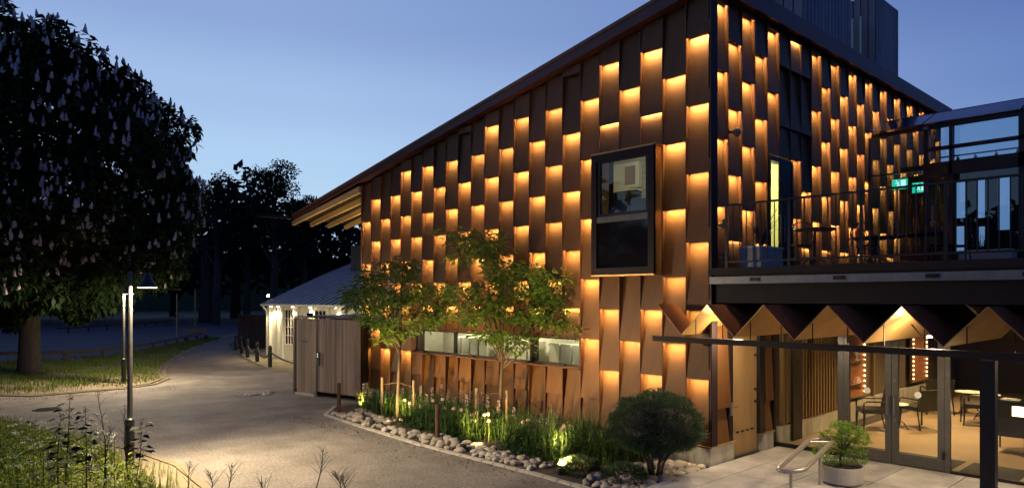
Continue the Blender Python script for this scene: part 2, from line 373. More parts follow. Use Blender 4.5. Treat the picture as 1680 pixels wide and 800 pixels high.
lampd = bpy.data.lights.new('strip_light', 'AREA'); lampd.shape = 'RECTANGLE'; lampd.size = .44; lampd.size_y = .012; lampd.spread = R(110); lampd.energy = LEDW; lampd.color = (1,.71,.31); LAMPS_ = [lampd]
for f_ in (.72,.88,1.14):
    l_ = lampd.copy(); l_.energy = LEDW*f_; LAMPS_.append(l_)
def clad_column(centre, rot, edges, zlo, zhi, Pf, lit):
    """stack of panels between zlo and zhi with lower edges at `edges`"""
    ed = sorted([z for z in edges if zlo+.12 < z < zhi-.06], reverse=True); tops = [zhi]+ed; bots = ed+[zlo]
    for zt, zb in zip(tops, bots):
        h = zt-zb
        if h < .05: continue
        p = Pf(zb)*min(1, h/1.21)
        o = place('cladding_panel', panel_mesh(h, p), (centre[0], centre[1], zb), B, rot)
        if zb in ed and lit(zb):
            st_ = place('light_strip', ledm, (centre[0], centre[1], zb), o)
            ll = bpy.data.objects.new('strip_light', random.choice(LAMPS_)); col.objects.link(ll); ll.parent = st_; ll.location = (.03, 0, .055)
            ll.rotation_euler = (Matrix.Rotation(R(-6), 4, 'Y') @ Matrix.Rotation(R(90), 4, 'Z')).to_euler()
PL = lambda z: .10 if z > 3.3 else .13
finmb = []
def fin(rot, pos, zlo, zhi, depth=.2, th=.012):
    mb = MB()
    if rot == 0: mb.box(-.003, depth, pos-th/2, pos+th/2, zlo, zhi)
    else: mb.box(pos-th/2, pos+th/2, -.003, depth, zlo, zhi)
    mb.build('seam_fin', M['fin'], B, fix=False)
YB = lambda j: -.054+(23-j)*.5                                    # left-facade column boundaries
for j in range(23):
    yc = (YB(j)+YB(j+1))/2; rz = roofz(YB(j))-.30
    iv = [(.40, rz)]
    if 18 <= j <= 20: iv = [(5.78, rz), (.40, 3.42)]
    if 5 <= j <= 16: iv = [(2.16, rz), (.40, 1.52)]
    par = j % 2
    for a, b in iv:
        clad_column((0, yc, 0), 0, [ROWL(k) for k in range(-2, 14) if k % 2 == par], a, b, PL,
                    lambda z, j=j, b=b: z > 1.3 and not (5 <= j <= 16 and b < 2) and z < roofz(YB(j))-.42)
for j in range(24):
    y = YB(j); rz = roofz(y)-.30
    if 18 < j < 21: fin(0, y, .40, 3.42); fin(0, y, 5.78, rz)
    elif 5 < j < 17: fin(0, y, .40, 1.52); fin(0, y, 2.16, rz)
    else: fin(0, y, .40, rz)
XB = lambda i: .20+i*.49                                          # entrance-side column boundaries
ZD = 3.50                                                         # terrace floor
for i in range(26):
    xc = (XB(i)+XB(i+1))/2; iv = [(ZD+.02, 8.42)]; litf = lambda z: True
    ed = [ROWR(k) for k in range(0, 8) if k % 2 == i % 2]
    if i in (4, 5): iv = [(5.80, 8.42)]
    if i == 5: litf = lambda z: False
    if i == 6: ed = [ROWR(k) for k in (0, 1, 3, 4, 6)]; litf = lambda z: abs(z-ROWR(1)) > .1 and abs(z-ROWR(3)) > .1
    if i == 7: ed = [ROWR(k) for k in (1, 3, 5, 7)]; litf = lambda z: z < 5.6
    for a, b in iv: clad_column((xc, 0, 0), R(90), ed, a, b, lambda z: .10, litf)
for i in range(27):
    x = XB(i)
    if i == 5: fin(1, x, 5.80, 8.42)
    else: fin(1, x, ZD+.02, 8.42)
# structural walls behind the cladding (pieces round the openings)
wl = MB()
def wallL(y0, y1, z0, z1): wl.box(.27, .45, y0, y1, z0, z1)
wallL(8.946, 11.45, .0, 6.3); wallL(2.446, 8.946, 2.165, 5.78); wallL(2.446, 8.946, 0, 1.5); wallL(.946, 2.446, 0, 3.42); wallL(.2, .946, 0, 8.3)
wl.prism([(.27,.946,5.78),(.27,11.45,5.78),(.27,11.45,6.2),(.27,.946,8.15)], (.18,0,0)); wallL(2.446,2.946,1.5,2.165)
wl.box(.45, 2.2, .27, .45, ZD-.5, 8.35); wl.box(3.75, 13.3, .27, .45, ZD-.5, 8.35); wl.box(2.2, 3.75, .27, .45, 5.82, 8.35); wl.box(13.2, 13.4, .45, 11.4, 0, 8.3)
wl.box(.27, 13.3, 11.25, 11.45, 0, 6.2)
wl.build('wall', M['dark'], B)
MB().box(.0, .188, -.078, -.058, .40, 8.42).box(.02, .185, -.058, -.001, .40, 8.42).build('corner_post', M['dark'], B)
# closing cheek at the far end of the long facade
MB().box(.0, .27, 11.455, 11.50, 0, 6.3).build('end_trim', M['fin'], B)
# roof: one sloping slab with deep eaves past the far end
rf = MB(); TH = .27
rf.prism([(-.12,-.12,roofz(-.12)-TH),(-.12,15.7,roofz(15.7)-TH+.12),(-.12,15.7,roofz(15.7)),(-.12,-.12,roofz(-.12))], (13.6,0,0))
rf.build('roof', M['roof'], B)
MB().box(-.14, -.122, -.14, 15.7, 0, 0).v
sf = MB(); sf.prism([(-.14,-.135,roofz(-.135)+.02),(-.14,15.72,roofz(15.72)+.02),(-.14,15.72,roofz(15.72)-.04),(-.14,-.135,roofz(-.135)-.05)], (.03,0,0)); sf.build('roof_edge_trim', M['fin'], B)
MB().box(-.14, 13.5, -.16, -.125, 8.36, 8.70).build('fascia', M['roof'], B)
for n, x in enumerate([-.06+.66*k for k in range(12)]):
    r_ = MB(); z0 = roofz(11.52)-TH-.012; z1 = roofz(15.55)-TH+.10
    r_.prism([(x,11.52,z0-.19),(x,15.86,z1-.20),(x,15.86,z1-.07),(x,15.5,z1),(x,11.52,z0)], (.09,0,0)); r_.build('rafter', M['pine'], B)
sb = MB()
for k in range(16):
    x = -.08+k*.36; sb.prism([(x,11.53,roofz(11.53)-TH-.002),(x,15.66,roofz(15.66)-TH+.115),(x,15.66,roofz(15.66)-TH+.095),(x,11.53,roofz(11.53)-TH-.022)], (.33,0,0))
sb.build('soffit_board', M['dark'], B)['kind'] = 'stuff'
fl = MB().box(-.95,-.75,13.0,13.25,2.425,2.52).build('added_floodlight', M['lampb'], B); fo = lamp_light('added_flood_beam', 'SPOT', (-.85,13.12,2.56), 420, (1,.76,.36), B, .05, None, 120, .8); aim(fo, (.62,0,.78))  # unseen light added on the enclosure roof to brighten the eave rafters
for x_ in (1.2, 3.3, 5.4):
    fo = lamp_light('added_flood_beam', 'SPOT', (x_,13.12,4.2), 150, (1,.76,.36), B, .05, None, 130, .8); aim(fo, (.55,0,.8)); MB().tube([(x_,11.47,4.14),(x_,13.12,4.14)], .025, 6).box(x_-.08,x_+.08,13.04,13.2,4.13,4.18).build('added_floodlight', M['lampb'], B)  # further unseen lights on arms, added to brighten the inner rafters
MB().bar((-1.3,15.74,5.66), (9,15.74,5.66), .10, .08).build('gutter', M['dark'], B)
# rooftop vent towers of standing boards
def tower(x0, x1, y0, y1, zt, slits=False):
    t = MB().box(x0+.03, x1-.03, y0+.03, y1-.03, 8.2, zt-.02).build('vent_tower', M['slate'], B)
    def slat(ax, a, b):
        if ax == 0: MB().box(x0-.012, x0+.03, a, b, 8.3, zt).build('slat', M['slate'], t, fix=False)
        else: MB().box(a, b, y0-.012, y0+.03, 8.3, zt).build('slat', M['slate'], t, fix=False)
    n = max(3, round((y1-y0)/.22)); st = (y1-y0)/n
    for k in range(n): slat(0, y0+k*st+.014, y0+(k+1)*st-.014)
    n = round((x1-x0)/.19); st = (x1-x0)/n
    for k in range(n): slat(1, x0+k*st+.012, x0+(k+1)*st-.012)
    if slits:
        for k in range(3): MB().box(x0-.02, x0+.01, y1-.62-k*.24, y1-.56-k*.24, zt-1.7, zt-.55).build('light_slit', M['yar'], t)
    return t
tower(4.7, 7.35, .45, 3.6, 12.2); tower(12.6-1.3, 13.15, 1.25, 2.75, 12.0, True)
# plinth
for a, b, n in ((9.46, 11.45, 0), (-.054, 9.44, 1)): MB().box(.012, .26, a, b, -.02, .375).build('plinth', M['plinth'], B)
MB().box(-.045, .27, -.06, 11.45, .376, .398).build('plinth_ledge', M['fin'], B)
# box window pushed out of the facade
bw = MB(); Y0, Y1, Z0, Z1, XF = .955, 2.44, 3.43, 5.77, -.25
bw.box(XF, .26, Y0, Y0+.03, Z0, Z1).box(XF, .26, Y1-.03, Y1, Z0, Z1).box(XF-.004, .26, Y0-.004, Y1+.004, Z1, Z1+.03).box(XF-.004, .26, Y0-.004, Y1+.004, Z0-.03, Z0)
bx = bw.build('box_window', M['brass'], B)
def frame(name, x, y0, y1, z0, z1, wd, m, par, d=.06):
    f_ = MB(); f_.box(x, x+d, y0, y0+wd, z0, z1).box(x, x+d, y1-wd, y1, z0, z1).box(x, x+d, y0+wd, y1-wd, z0, z0+wd).box(x, x+d, y0+wd, y1-wd, z1-wd, z1)
    return f_.build(name, m, par)
frame('frame', XF-.003, Y0, Y1, Z0, Z1, .13, M['dark'], bx)
frame('sash', XF+.03, Y0+.14, Y1-.14, 4.55, Z1-.11, .06, M['black'], bx)
MB().box(XF, XF+.07, Y0+.14, Y1-.14, 4.44, 4.55).build('transom', M['grey'], bx)
MB().box(XF+.06, XF+.066, Y0+.2, Y1-.2, 4.61, Z1-.17).build('pane', M['glass'], bx)
MB().box(XF+.04, XF+.05, Y0+.145, Y1-.145, Z0+.115, 4.435).build('pane', M['dkglass'], bx)['label'] = 'dark opaque lower pane'
# control room behind it
rm = MB(); rm.box(.46, 1.80, .88, .93, 3.55, 7.1).box(1.75, 1.80, .93, 1.62, 3.55, 7.1).box(1.80, 3.4, 1.62, 1.68, 3.55, 7.1).box(.46, 3.4, 5.0, 5.06, 3.55, 7.1).box(3.4, 3.46, 1.68, 5.06, 3.55, 7.1)
rm.build('control_room_wall', M['tile'], B)
MB().box(.46, 3.4, 1.68, 5.0, 6.75, 6.8).build('control_room_ceiling', M['fab'], B); MB().box(.46, 3.4, 1.68, 5.0, 3.55, 3.6).build('control_room_floor', M['interior'], B)
lamp_light('control_room_light', 'POINT', (1.3,2.9,6.5), 60, (1,.88,.52), B, .2)
# ribbon window
rb = MB(); rb.box(-.03, .27, 2.95, 8.94, 1.515, 1.545).box(-.03, .27, 2.95, 8.94, 2.15, 2.18).box(.0, .27, 8.915, 8.944, 1.545, 2.15).box(.0, .27, 2.95, 2.975, 1.545, 2.15)
rw = rb.build('ribbon_window', M['rust'], B)
frame('frame', .16, 2.976, 8.914, 1.546, 2.149, .045, M['black'], rw, .05)
for y in (4.35, 4.48, 7.22): MB().box(.155, .215, y, y+.09, 1.592, 2.103).build('mullion', M['black'], rw)
for a, b in ((3.03,4.34), (4.58,5.9), (5.905,7.21), (7.32,8.86)): MB().box(.18, .186, a, b, 1.593, 2.102).build('pane', M['glass'], rw)
MB().box(1.5, 1.55, 1.9, 9.6, 1.0, 2.6).box(.46, 1.5, 9.5, 9.55, 1, 2.6).box(.46, 1.5, 1.85, 1.9, 1, 2.6).build('foyer_wall', M['fab'], B)
MB().box(.46, 1.5, 1.9, 9.5, 2.45, 2.5).build('foyer_ceiling', M['fab'], B); MB().box(.46, 1.5, 1.9, 9.5, 1.0, 1.05).build('foyer_floor', M['interior'], B)
for k in range(3): lamp_light('foyer_light', 'POINT', (.85, 3.6+k*2.2, 2.38), 60, (1,.88,.6), B, .1)

# entrance side, ground floor under the terrace
for a, b in ((-.02, .80), (1.95, 2.30)): MB().box(a, b, -.05, .2, -.02, .375).build('plinth', M['plinth'], B); MB().box(a-.0, b+.03, -.08, .2, .376, .40).build('plinth_ledge', M['oak'], B)
def lean_panel(x0, x1, z0, z1, p0, p1):
    MB().add([(x0,-.02-p0,z0),(x1,-.02-p0,z0),(x1,-.02-p1,z1),(x0,-.02-p1,z1),(x0,.0-p0,z0),(x1,.0-p0,z0),(x1,.0-p1,z1),(x0,.0-p1,z1)],
             [(0,1,2,3),(7,6,5,4),(0,4,5,1),(1,5,6,2),(2,6,7,3),(3,7,4,0)]).build('cladding_panel', M['panel'], B)
lean_panel(.21, .66, 1.03, 2.85, .05, -.05); lean_panel(.21, .66, .41, 1.02, .02, -.06); lean_panel(2.0, 2.28, 1.0, 2.85, .05, -.03); lean_panel(2.0, 2.28, .41, .99, .03, -.05)
MB().box(.15, .21, -.05, .2, .40, 2.9).box(.67, .82, -.02, .2, .40, 2.9).box(1.78, 1.98, -.04, .2, .4, 2.9).build('door_jamb', M['black'], B)
MB().box(.67, 1.78, -.01, .2, 2.35, 2.9).build('door_head', M['dark'], B)
dr = MB().box(.82, 1.78, .03, .08, .10, 2.34).build('side_door', M['oak'], B)
MB().bar((.735,-.10,1.02),(.86,-.10,1.02), .02, .02).box(.70,.76,-.05,-.021,.86,1.10).build('handle', M['alu'], dr)
for z in (1.25, 1.02, 1.9): MB().tube([(1.70,.03,z),(1.70,.0,z)], .022, 10).build('lock', M['black'], dr)
for k in range(4): MB().box(1.0+k*.18, 1.10+k*.18, .015, .029, .50, .525).build('vent_slot', M['black'], dr)
MB().box(.82, 1.78, -.02, .2, .06, .098).build('door_sill', M['alu'], B)
# glass front, x = 2.43, from the corner to beyond the frame
XG = 2.43
def mull(y0, y1, z0, z1, nm='mullion', m='grey', d=.07): return MB().box(XG-d/2, XG+d/2, y0, y1, z0, z1).build(nm, M[m], B)
mull(-.02, .04, .08, 2.84, m='black'); mull(-1.34, -1.24, .08, 2.84); mull(-1.26, -.02, .08, .15, 'bottom_rail', 'black'); mull(-3.06, -2.98, .08, 2.84); mull(-8, -3.06, .08, .13, 'bottom_rail', 'black')
mull(-8, .04, 2.84, 2.95, 'head_rail', 'black'); mull(-2.98, -1.34, 2.42, 2.84, 'door_head', 'black')
MB().box(XG, XG+.008, -1.235, -.02, .155, 2.835).build('pane', M['glass'], B); MB().box(XG, XG+.008, -7.9, -3.065, .135, 2.835).build('pane', M['glass'], B)
def leaf_door(y0, y1, hinge):
    d = frame('entrance_door', XG-.035, y0, y1, .10, 2.41, .10, M['grey'], B, .07)
    MB().box(XG-.034, XG+.034, y0+.1005, y1-.1005, .2005, .30).build('kick_rail', M['grey'], d)
    MB().box(XG, XG+.008, y0+.101, y1-.101, .301, 2.309).build('pane', M['glass'], d)
    yh = y1-.05 if hinge < 0 else y0+.05
    MB().tube([(XG-.036,yh,.95),(XG-.09,yh,.95),(XG-.09,yh,1.28),(XG-.036,yh,1.28)], .012, 8).build('handle', M['alu'], d)
    yd = (y0+y1)/2-.0; c_ = MB().tube([(XG-.002,yd,1.33),(XG-.010,yd,1.33)], .055, 20).build('glass_marker', M['fab'], d)
    return d
leaf_door(-2.155, -1.345, 1); d2 = leaf_door(-2.975, -2.165, -1)
for z in (1.55, .86): MB().tube([(XG-.036,-2.215,z),(XG-.055,-2.215,z)], .025, 10).build('lock', M['alu'], d2)
for z in (.3, 2.0): MB().box(XG-.06, XG-.036, -2.99, -2.95, z, z+.12).build('hinge', M['black'], d2)
# terrace slab, edge, gutter and railing
T0 = -7.6
MB().box(.02, 12, T0, -.01, 3.36, ZD).build('terrace_floor', M['dark'], B)
MB().box(-.02, .018, T0, -.02, 3.385, ZD-.01).build('terrace_edge', M['dark'], B)
MB().box(-.05, .018, T0, -.06, 3.225, 3.345).build('terrace_gutter', M['alu'], B)
for y in (-.9, -2.25, -3.5, -4.6): MB().box(-.075, -.051, y-.08, y+.08, 3.262, 3.322).build('gutter_lamp', M['black'], B)
MB().box(.06, .10, T0, -.03, 2.90, 3.36).build('terrace_fascia', M['dark'], B)
MB().box(.1, 12, T0, -.03, 2.96, 3.0).build('entrance_ceiling', M['dark'], B)
rl = thing('terrace_railing', 'thin dark steel railing with upright bars along the edge of the upper terrace', 'railing', (.1,-.3,ZD))
rt = MB().bar((.1,-.3,4.57),(.1,T0,4.57), .045, .03); rt.bar((.1,-.3,4.57),(.1,-.02,4.57), .03, .02); rt.build('top_rail', M['black'], rl)
MB().bar((.1,-.3,3.60),(.1,T0,3.60), .045, .03).build('bottom_rail', M['black'], rl)
y = -.3; k = 0
balm = MB().bar((0,0,3.615),(0,0,4.555), .014, .014); pom = MB().bar((0,0,3.5),(0,0,4.555), .045, .02)
b0 = p0_ = None
while y > T0:
    if k % 9 == 0:
        o = pom.build('post', M['black'], None) if p0_ is None else p0_.copy()
        if p0_ is None: p0_ = o
        else: col.objects.link(o)
    else:
        o = balm.build('baluster', M['black'], None) if b0 is None else b0.copy()
        if b0 is None: b0 = o
        else: col.objects.link(o)
    o.parent = rl; o.location = Vector((.1, y, 0))-ORG[rl.name]; y -= .123; k += 1
# door up on the terrace, standing open to a lit stair
td = MB().box(2.18, 2.24, -.03, .03, ZD, 5.76).box(3.14, 3.2, -.03, .03, ZD, 5.76).box(2.24, 3.14, -.03, .03, 5.68, 5.76).build('terrace_door_frame', M['black'], B)
MB().box(2.24, 2.66, -.008, .0, ZD+.06, 5.68).build('pane', M['glass'], td)
MB().box(2.66, 3.14, -.02, .03, ZD+.02, 5.68).build('door_leaf', M['black'], td)
MB().tube([(2.60,-.008,4.1),(2.60,-.06,4.1),(2.60,-.06,4.62),(2.60,-.008,4.62)], .012, 8).build('handle', M['alu'], td)
MB().tube([(2.74,-.02,4.1),(2.74,-.07,4.1),(2.74,-.07,4.62),(2.74,-.02,4.62)], .012, 8).build('handle', M['alu'], td)
MB().box(1.9, 4.4, 1.5, 1.55, ZD, 6.0).box(4.4,4.45,.1,1.55,ZD,6.0).box(1.85,1.9,.46,1.55,ZD,6).box(1.85,4.45,.1,1.55,6.0,6.05).build('stair_wall', M['litwall'], B)
lamp_light('stair_light', 'POINT', (3.2,.9,5.6), 190, (1,.92,.5), B, .1)
# wall fittings on the entrance side
def wall_spot(x, z):
    f_ = MB().tube([(x,-.0,z),(x,-.10,z)], .035, 12); f_.tube([(x,-.10,z-.07),(x,-.10,z+.09)], .042, 12); return f_.build('wall_spotlight', M['alu'], B)
wall_spot(.38, 4.28); wall_spot(.38, 3.68)
cm = MB().tube([(.72,.0,5.98),(.72,-.12,5.98)], .03, 10); cm.lathe([(0,.075),(.05,.06),(.075,.02),(.075,-.01),(.055,-.05),(.0,-.075)], (.72,-.15,5.95), 14); cm.build('security_camera', M['alu'], B, True)

# folded plate canopy over the entrance
XC0, XC1 = -.6, 2.30
def plate(ya, za, yb, zb, m, nm='canopy_plate'):
    n = Vector((0, zb-za, -(yb-ya))).normalized()*.006
    if n.z < 0: n = -n
    q = [Vector((XC0,ya,za)), Vector((XC1,ya,za)), Vector((XC1,yb,zb)), Vector((XC0,yb,zb))]
    MB().prism([p-n for p in q], n*2).build(nm, m, B)
PER = .98; nb = 6; LAMPS = [0, 3, 5]
for i in range(nb):
    yv0, yr, yv1 = .14-PER*i, -.35-PER*i, -.84-PER*i
    plate(yv0-.002, 2.362, yr+.002, 2.878, M['brass']); plate(yr-.002, 2.878, yv1+.002, 2.362, M['corten'])
    if i in (0,):
        pass
for (ya_, za_, yb_, zb_, m_) in ((.63,2.878,.142,2.362,'corten'),):
    XC1 = -.03; plate(ya_, za_, yb_, zb_, M[m_]); XC1 = 2.30
for i in range(nb):
    for yy, zz in ((.14-PER*i+(-.26), 2.62),):
        MB().tube([(XC0+.03,yy,2.33),(XC0+.03,yy,zz)], .008, 6).build('hanger_rod', M['black'], B)
    MB().tube([(XC0+.03,-.62-PER*i,2.33),(XC0+.03,-.62-PER*i,2.58)], .008, 6).build('hanger_rod', M['black'], B)
for i in (0, 3, 5):  # the lamp under the last fold is an unseen extra, added for its light
    yl = -.30-PER*i; tl = MB().tube([(XC0+.55,yl,2.62),(XC0+.55,yl-.12,2.48),(XC0+.55,yl-.22,2.46)], .010, 6).build('canopy_lamp', M['black'], B)
    MB().tube([(XC0+.42,yl-.24,2.46),(XC0+.98,yl-.24,2.46)], .016, 10).build('tube', M['downlight'], tl)
    lamp_light('canopy_light', 'POINT', (XC0+.7, yl-.24, 2.43), 150, (1,.82,.54), B, .06)
MB().box(XC0-.045, XC0+.045, -6.2, .70, 2.235, 2.325).build('canopy_beam', M['dark'], B)
MB().box(XC0-.07, XC0+.07, -4.36, -4.20, -.02, 2.218).build('column', M['black'], B)

# glass link on the terrace
XP = 7.3
gl = thing('glass_link', 'dark framed glass pavilion with sloping roof standing on the terrace against the facade', 'glass pavilion', (XP,0,ZD))
def gbar(y0, y1, z0, z1, nm='mullion', x=XP, d=.09): return MB().box(x-d/2, x+d/2, y0, y1, z0, z1).build(nm, M['black'], gl)
for y0, y1 in ((-.07,-.01), (-1.32,-1.22), (-1.80,-1.74), (-3.20,-3.04), (-5.3,-5.2), (-7.2,-7.1)): gbar(y0, y1, ZD, 6.87)
for z, h in ((6.87,.10), (6.36,.08), (5.78,.30)): gbar(-7.3, -1.32, z, z+h, 'transom')
gbar(-1.22, -.07, 6.87, 6.95, 'transom'); gbar(-1.22, -.07, 5.93, 5.96, 'transom'); gbar(-7.3,-.01,ZD+.0,ZD+.14,'bottom_rail')
for y0, y1 in ((-1.22,-.07), (-1.74,-1.32)):
    MB().box(XP, XP+.01, y0, y1, ZD+.14, 6.87).build('pane', M['dglass'], gl)
for y0, y1 in ((-3.04,-1.80),(-5.2,-3.2),(-7.1,-5.3)):
    for z0, z1 in ((6.44,6.87),(6.08,6.36),(ZD+.14,5.78)): MB().box(XP, XP+.01, y0, y1, z0, z1).build('pane', M['dglass'], gl)
for a, b in ((-.02,-1.2), (-1.24,-3.1), (-3.14,-5.2), (-5.24,-7.3)):
    MB().prism([(XP-.12,a,6.975),(8.15,a,7.40),(8.15,b,7.40),(XP-.12,b,6.975)], (0,0,.02)).build('roof_pane', M['rglass'], gl)
MB().prism([(8.15,-.02,7.40),(9.5,-.02,7.42),(9.5,-7.3,7.42),(8.15,-7.3,7.40)], (0,0,.03)).build('flat_roof', M['roof'], gl)
trk = MB().box(XP+.55, XP+.59, -7.0, -1.4, 6.27, 6.30).build('light_track', M['black'], gl)
for y in (-1.75,-2.1,-2.5,-2.9,-3.6): MB().tube([(XP+.57,y,6.27),(XP+.57,y,6.20)], .012, 6).tube([(XP+.53,y-.03,6.22),(XP+.61,y+.06,6.08)], .03, 8).build('spotlight', M['black'], trk)
# inner partition with tall openings
xi = 9.4
pz = MB(); ops = [(-1.52,-1.30,4.98,5.92),(-1.50,-1.31,4.15,4.78),(-1.94,-1.78,4.95,5.92),(-1.94,-1.80,4.25,4.74),(-2.47,-2.20,4.62,5.92),(-3.1,-2.9,4.62,5.92),(-3.9,-3.6,4.62,5.92),(-4.8,-4.5,4.62,5.92)]
edges_ = sorted({-7.3,-.02}|{o[0] for o in ops}|{o[1] for o in ops})
for a_, b_ in zip(edges_[:-1], edges_[1:]):
    zs = sorted((o[2],o[3]) for o in ops if o[0] <= a_+1e-6 and b_ <= o[1]+1e-6); lo = ZD
    for z0, z1 in zs+[(6.16,6.30)]: pz.box(xi, xi+.08, a_, b_, lo, z0); lo = z1
    pz.box(xi, xi+.08, a_, b_, 6.30, 6.42)
for y_ in (-1.22,-2.75,-4.3): pz.box(xi, xi+.08, y_-.05, y_+.05, 6.42, 7.38)
pz.build('partition', M['black'], gl)
for y, z in ((-.55,5.75), (-1.0,5.62)):
    e = MB().box(7.75, 7.79, y-.17, y+.17, z-.12, z+.12).build('exit_sign', M['exitg'], gl)
    x = 7.745
    rn = MB().box(x-.004, x, y-.14, y-.03, z-.09, z+.09)
    rn.bar((x-.002,y+.05,z+.05),(x-.002,y+.02,z-.01), .004, .035, (0,1,0)).bar((x-.002,y+.02,z-.01),(x-.002,y+.08,z-.08), .004, .022, (0,1,0)).bar((x-.002,y+.02,z-.01),(x-.002,y-.0,z-.08), .004, .022, (0,1,0))
    rn.tube([(x-.004,y+.065,z+.08),(x,y+.065,z+.08)], .018, 10).bar((x-.002,y+.10,z+.02),(x-.002,y+.0,z+.04), .004, .016, (0,1,0))
    rn.build('pictogram', M['exitw'], e)

# ------------------------------------------------------------------ lobby interior
MB().box(XG+.04, 15, -9, .12, .02, .085).build('lobby_floor', M['floor'], B); MB().box(XG+.04, 15, -9, .12, 2.9, 2.955).build('lobby_ceiling', M['ceiling'], B)
MB().box(15, 15.1, -9, .12, .085, 2.9).build('lobby_back_wall', M['interior'], B); MB().box(XG+.04, 15, .06, .12, .086, 2.9).build('lobby_side_wall', M['interior'], B)
for k in range(34):
    x = 2.75+k*.145
    if x > 5.35 and x < 7.5: continue
    MB().box(x, x+.055, -.035, .058, .45, 2.88).build('wall_slat', M['timber_slat'], B, fix=False)
MB().box(2.55, 5.5, -.04, .058, .09, .42).build('lobby_plinth', M['plinth'], B); MB().box(5.55, 12.5, -.03, .058, .09, .55).build('lobby_plinth', M['plinth'], B)
MB().box(3.05, 3.45, -.10, .05, .09, 2.88).build('lobby_post', M['black'], B)
def vanity(x0, x1, z0, z1, lab):
    t = thing('vanity_mirror', lab, 'mirror', ((x0+x1)/2,-.06,z0), 'mirrors with rows of bulbs in the lobby')
    MB().box(x0, x1, -.075, -.045, z0, z1).build('mirror_board', M['corten'], t)
    mb = MB()
    for x in (x0-.06, x1): mb.box(x, x+.06, -.10, -.04, z0-.05, z1+.05)
    mb.box(x0, x1, -.10, -.04, z1, z1+.05).box(x0, x1, -.10, -.04, z0-.05, z0); mb.build('frame', M['timber_slat'], t)
    bmsh = None; n = 15
    for x in (x0+.07, x1-.07):
        for k in range(n):
            z = z0+.06+(z1-z0-.12)*k/(n-1)
            if bmsh is None:
                bmsh = MB().lathe([(0,-.022),(.016,-.015),(.022,0),(.016,.015),(0,.022)], (0,0,0), 8).build('bulb', M['bulb'], t, org=(0,0,0)); o = bmsh
            else: o = bmsh.copy(); col.objects.link(o)
            o.parent = t; o.location = Vector((x,-.10,z))-ORG[t.name]
    return t
vanity(5.70, 6.85, .70, 2.55, 'tall mirror edged with glowing bulbs seen behind the left door leaf')
vanity(10.15, 11.4, .72, 2.5, 'farther bulb edged mirror seen through the right door leaf')
sh = thing('display_shelf', 'lit shelf with small ornaments beside the bulb mirror', 'shelf', (6.3,-.12,1.0))
MB().box(5.85, 6.7, -.20, -.08, .98, 1.0).build('shelf_board', M['timber_slat'], sh); MB().box(5.85, 6.7, -.20, -.08, 1.5, 1.515).build('shelf_board', M['timber_slat'], sh)
tr_ = MB().lathe([(.0,0),(.06,.0),(.05,.02),(.015,.05),(.015,.12),(.07,.17),(.08,.26),(.0,.26)], (6.2,-.14,1.52), 14).build('trophy_cup', M['fab'], None, True); tag(tr_, 'small pale goblet on the upper shelf by the bulb mirror', 'cup')
bk = MB().box(6.1,6.35,-.19,-.09,1.002,1.05).box(6.12,6.33,-.18,-.09,1.052,1.10).box(6.15,6.3,-.17,-.10,1.102,1.14).build('folded_cloth', M['tulip']); tag(bk, 'pink folded cloth stacked on the lower shelf', 'cloth')
def armchair(cx, cy, rot, lab):
    t = thing('lobby_chair', lab, 'chair', (cx,cy,.086), 'black chairs in the lobby'); c, s = math.cos(rot), math.sin(rot)
    q = lambda x, y, z: (cx+x*c-y*s, cy+x*s+y*c, .086+z)
    mb = MB(); mb.prism([q(-.28,-.27,.40),q(.28,-.27,.40),q(.28,.27,.40),q(-.28,.27,.40)], (0,0,.09)); mb.build('seat', M['leather'], t)
    mb = MB(); mb.prism([q(-.29,.23,.42),q(.29,.23,.42),q(.31,.33,.88),q(-.31,.33,.88)], Vector(q(0,.06,0))-Vector(q(0,0,0))); mb.build('backrest', M['leather'], t)
    for sx in (-1, 1):
        MB().tube([q(sx*.30,-.25,.0),q(sx*.30,-.25,.62),q(sx*.30,-.18,.66),q(sx*.31,.28,.66)], .016, 8).build('armrest', M['leather'], t)
        MB().tube([q(sx*.28,-.22,.40),q(sx*.29,-.26,0)], .016, 8).build('leg', M['leather'], t); MB().tube([q(sx*.28,.24,.42),q(sx*.30,.34,0)], .016, 8).build('leg', M['leather'], t)
    return t
armchair(5.45, -.75, R(215), 'black lobby chair with curved frame just behind the left door leaf')
armchair(6.55, -1.35, R(150), 'black upholstered chair behind the right door leaf')
def round_table(cx, cy, z0, h, r, lab, grp, m='leather', legs=3):
    t = thing('round_table', lab, 'table', (cx,cy,z0), grp)
    MB().lathe([(0,0),(r,0),(r+.01,.012),(r,.025),(0,.025)], (cx,cy,z0+h-.025), 24).build('table_top', M[m], t)
    MB().tube([(cx,cy,z0+.12),(cx,cy,z0+h-.025)], .02, 8).build('stem', M['black'], t)
    for k in range(legs):
        a = 2*math.pi*k/legs+.4; MB().tube([(cx,cy,z0+.22),(cx+.18*math.cos(a),cy+.18*math.sin(a),z0+.14),(cx+.28*math.cos(a),cy+.28*math.sin(a),z0)], .013, 6).build('leg', M['black'], t)
    return t
armchair(7.9, -2.1, R(200), 'black lobby chair seen through the fixed glass pane'); armchair(9.0, -1.0, R(120), 'farthest black lobby chair by the bulb edged mirror')
round_table(6.1, -1.0, .086, .55, .26, 'small round lobby table between the two black chairs', 'lobby tables', 'fab')
round_table(9.6, -1.55, .086, .55, .3, 'small pale lobby table seen right of the door leaf', 'lobby tables', 'fab')
round_table(8.9, -2.05, .086, .6, .32, 'dark topped lobby table behind the fixed glass pane', 'lobby tables', 'fab')
ct = thing('reception_counter', 'dark reception counter with a lit niche at the right edge of the lobby', 'counter', (5.2,-3.7,.086))
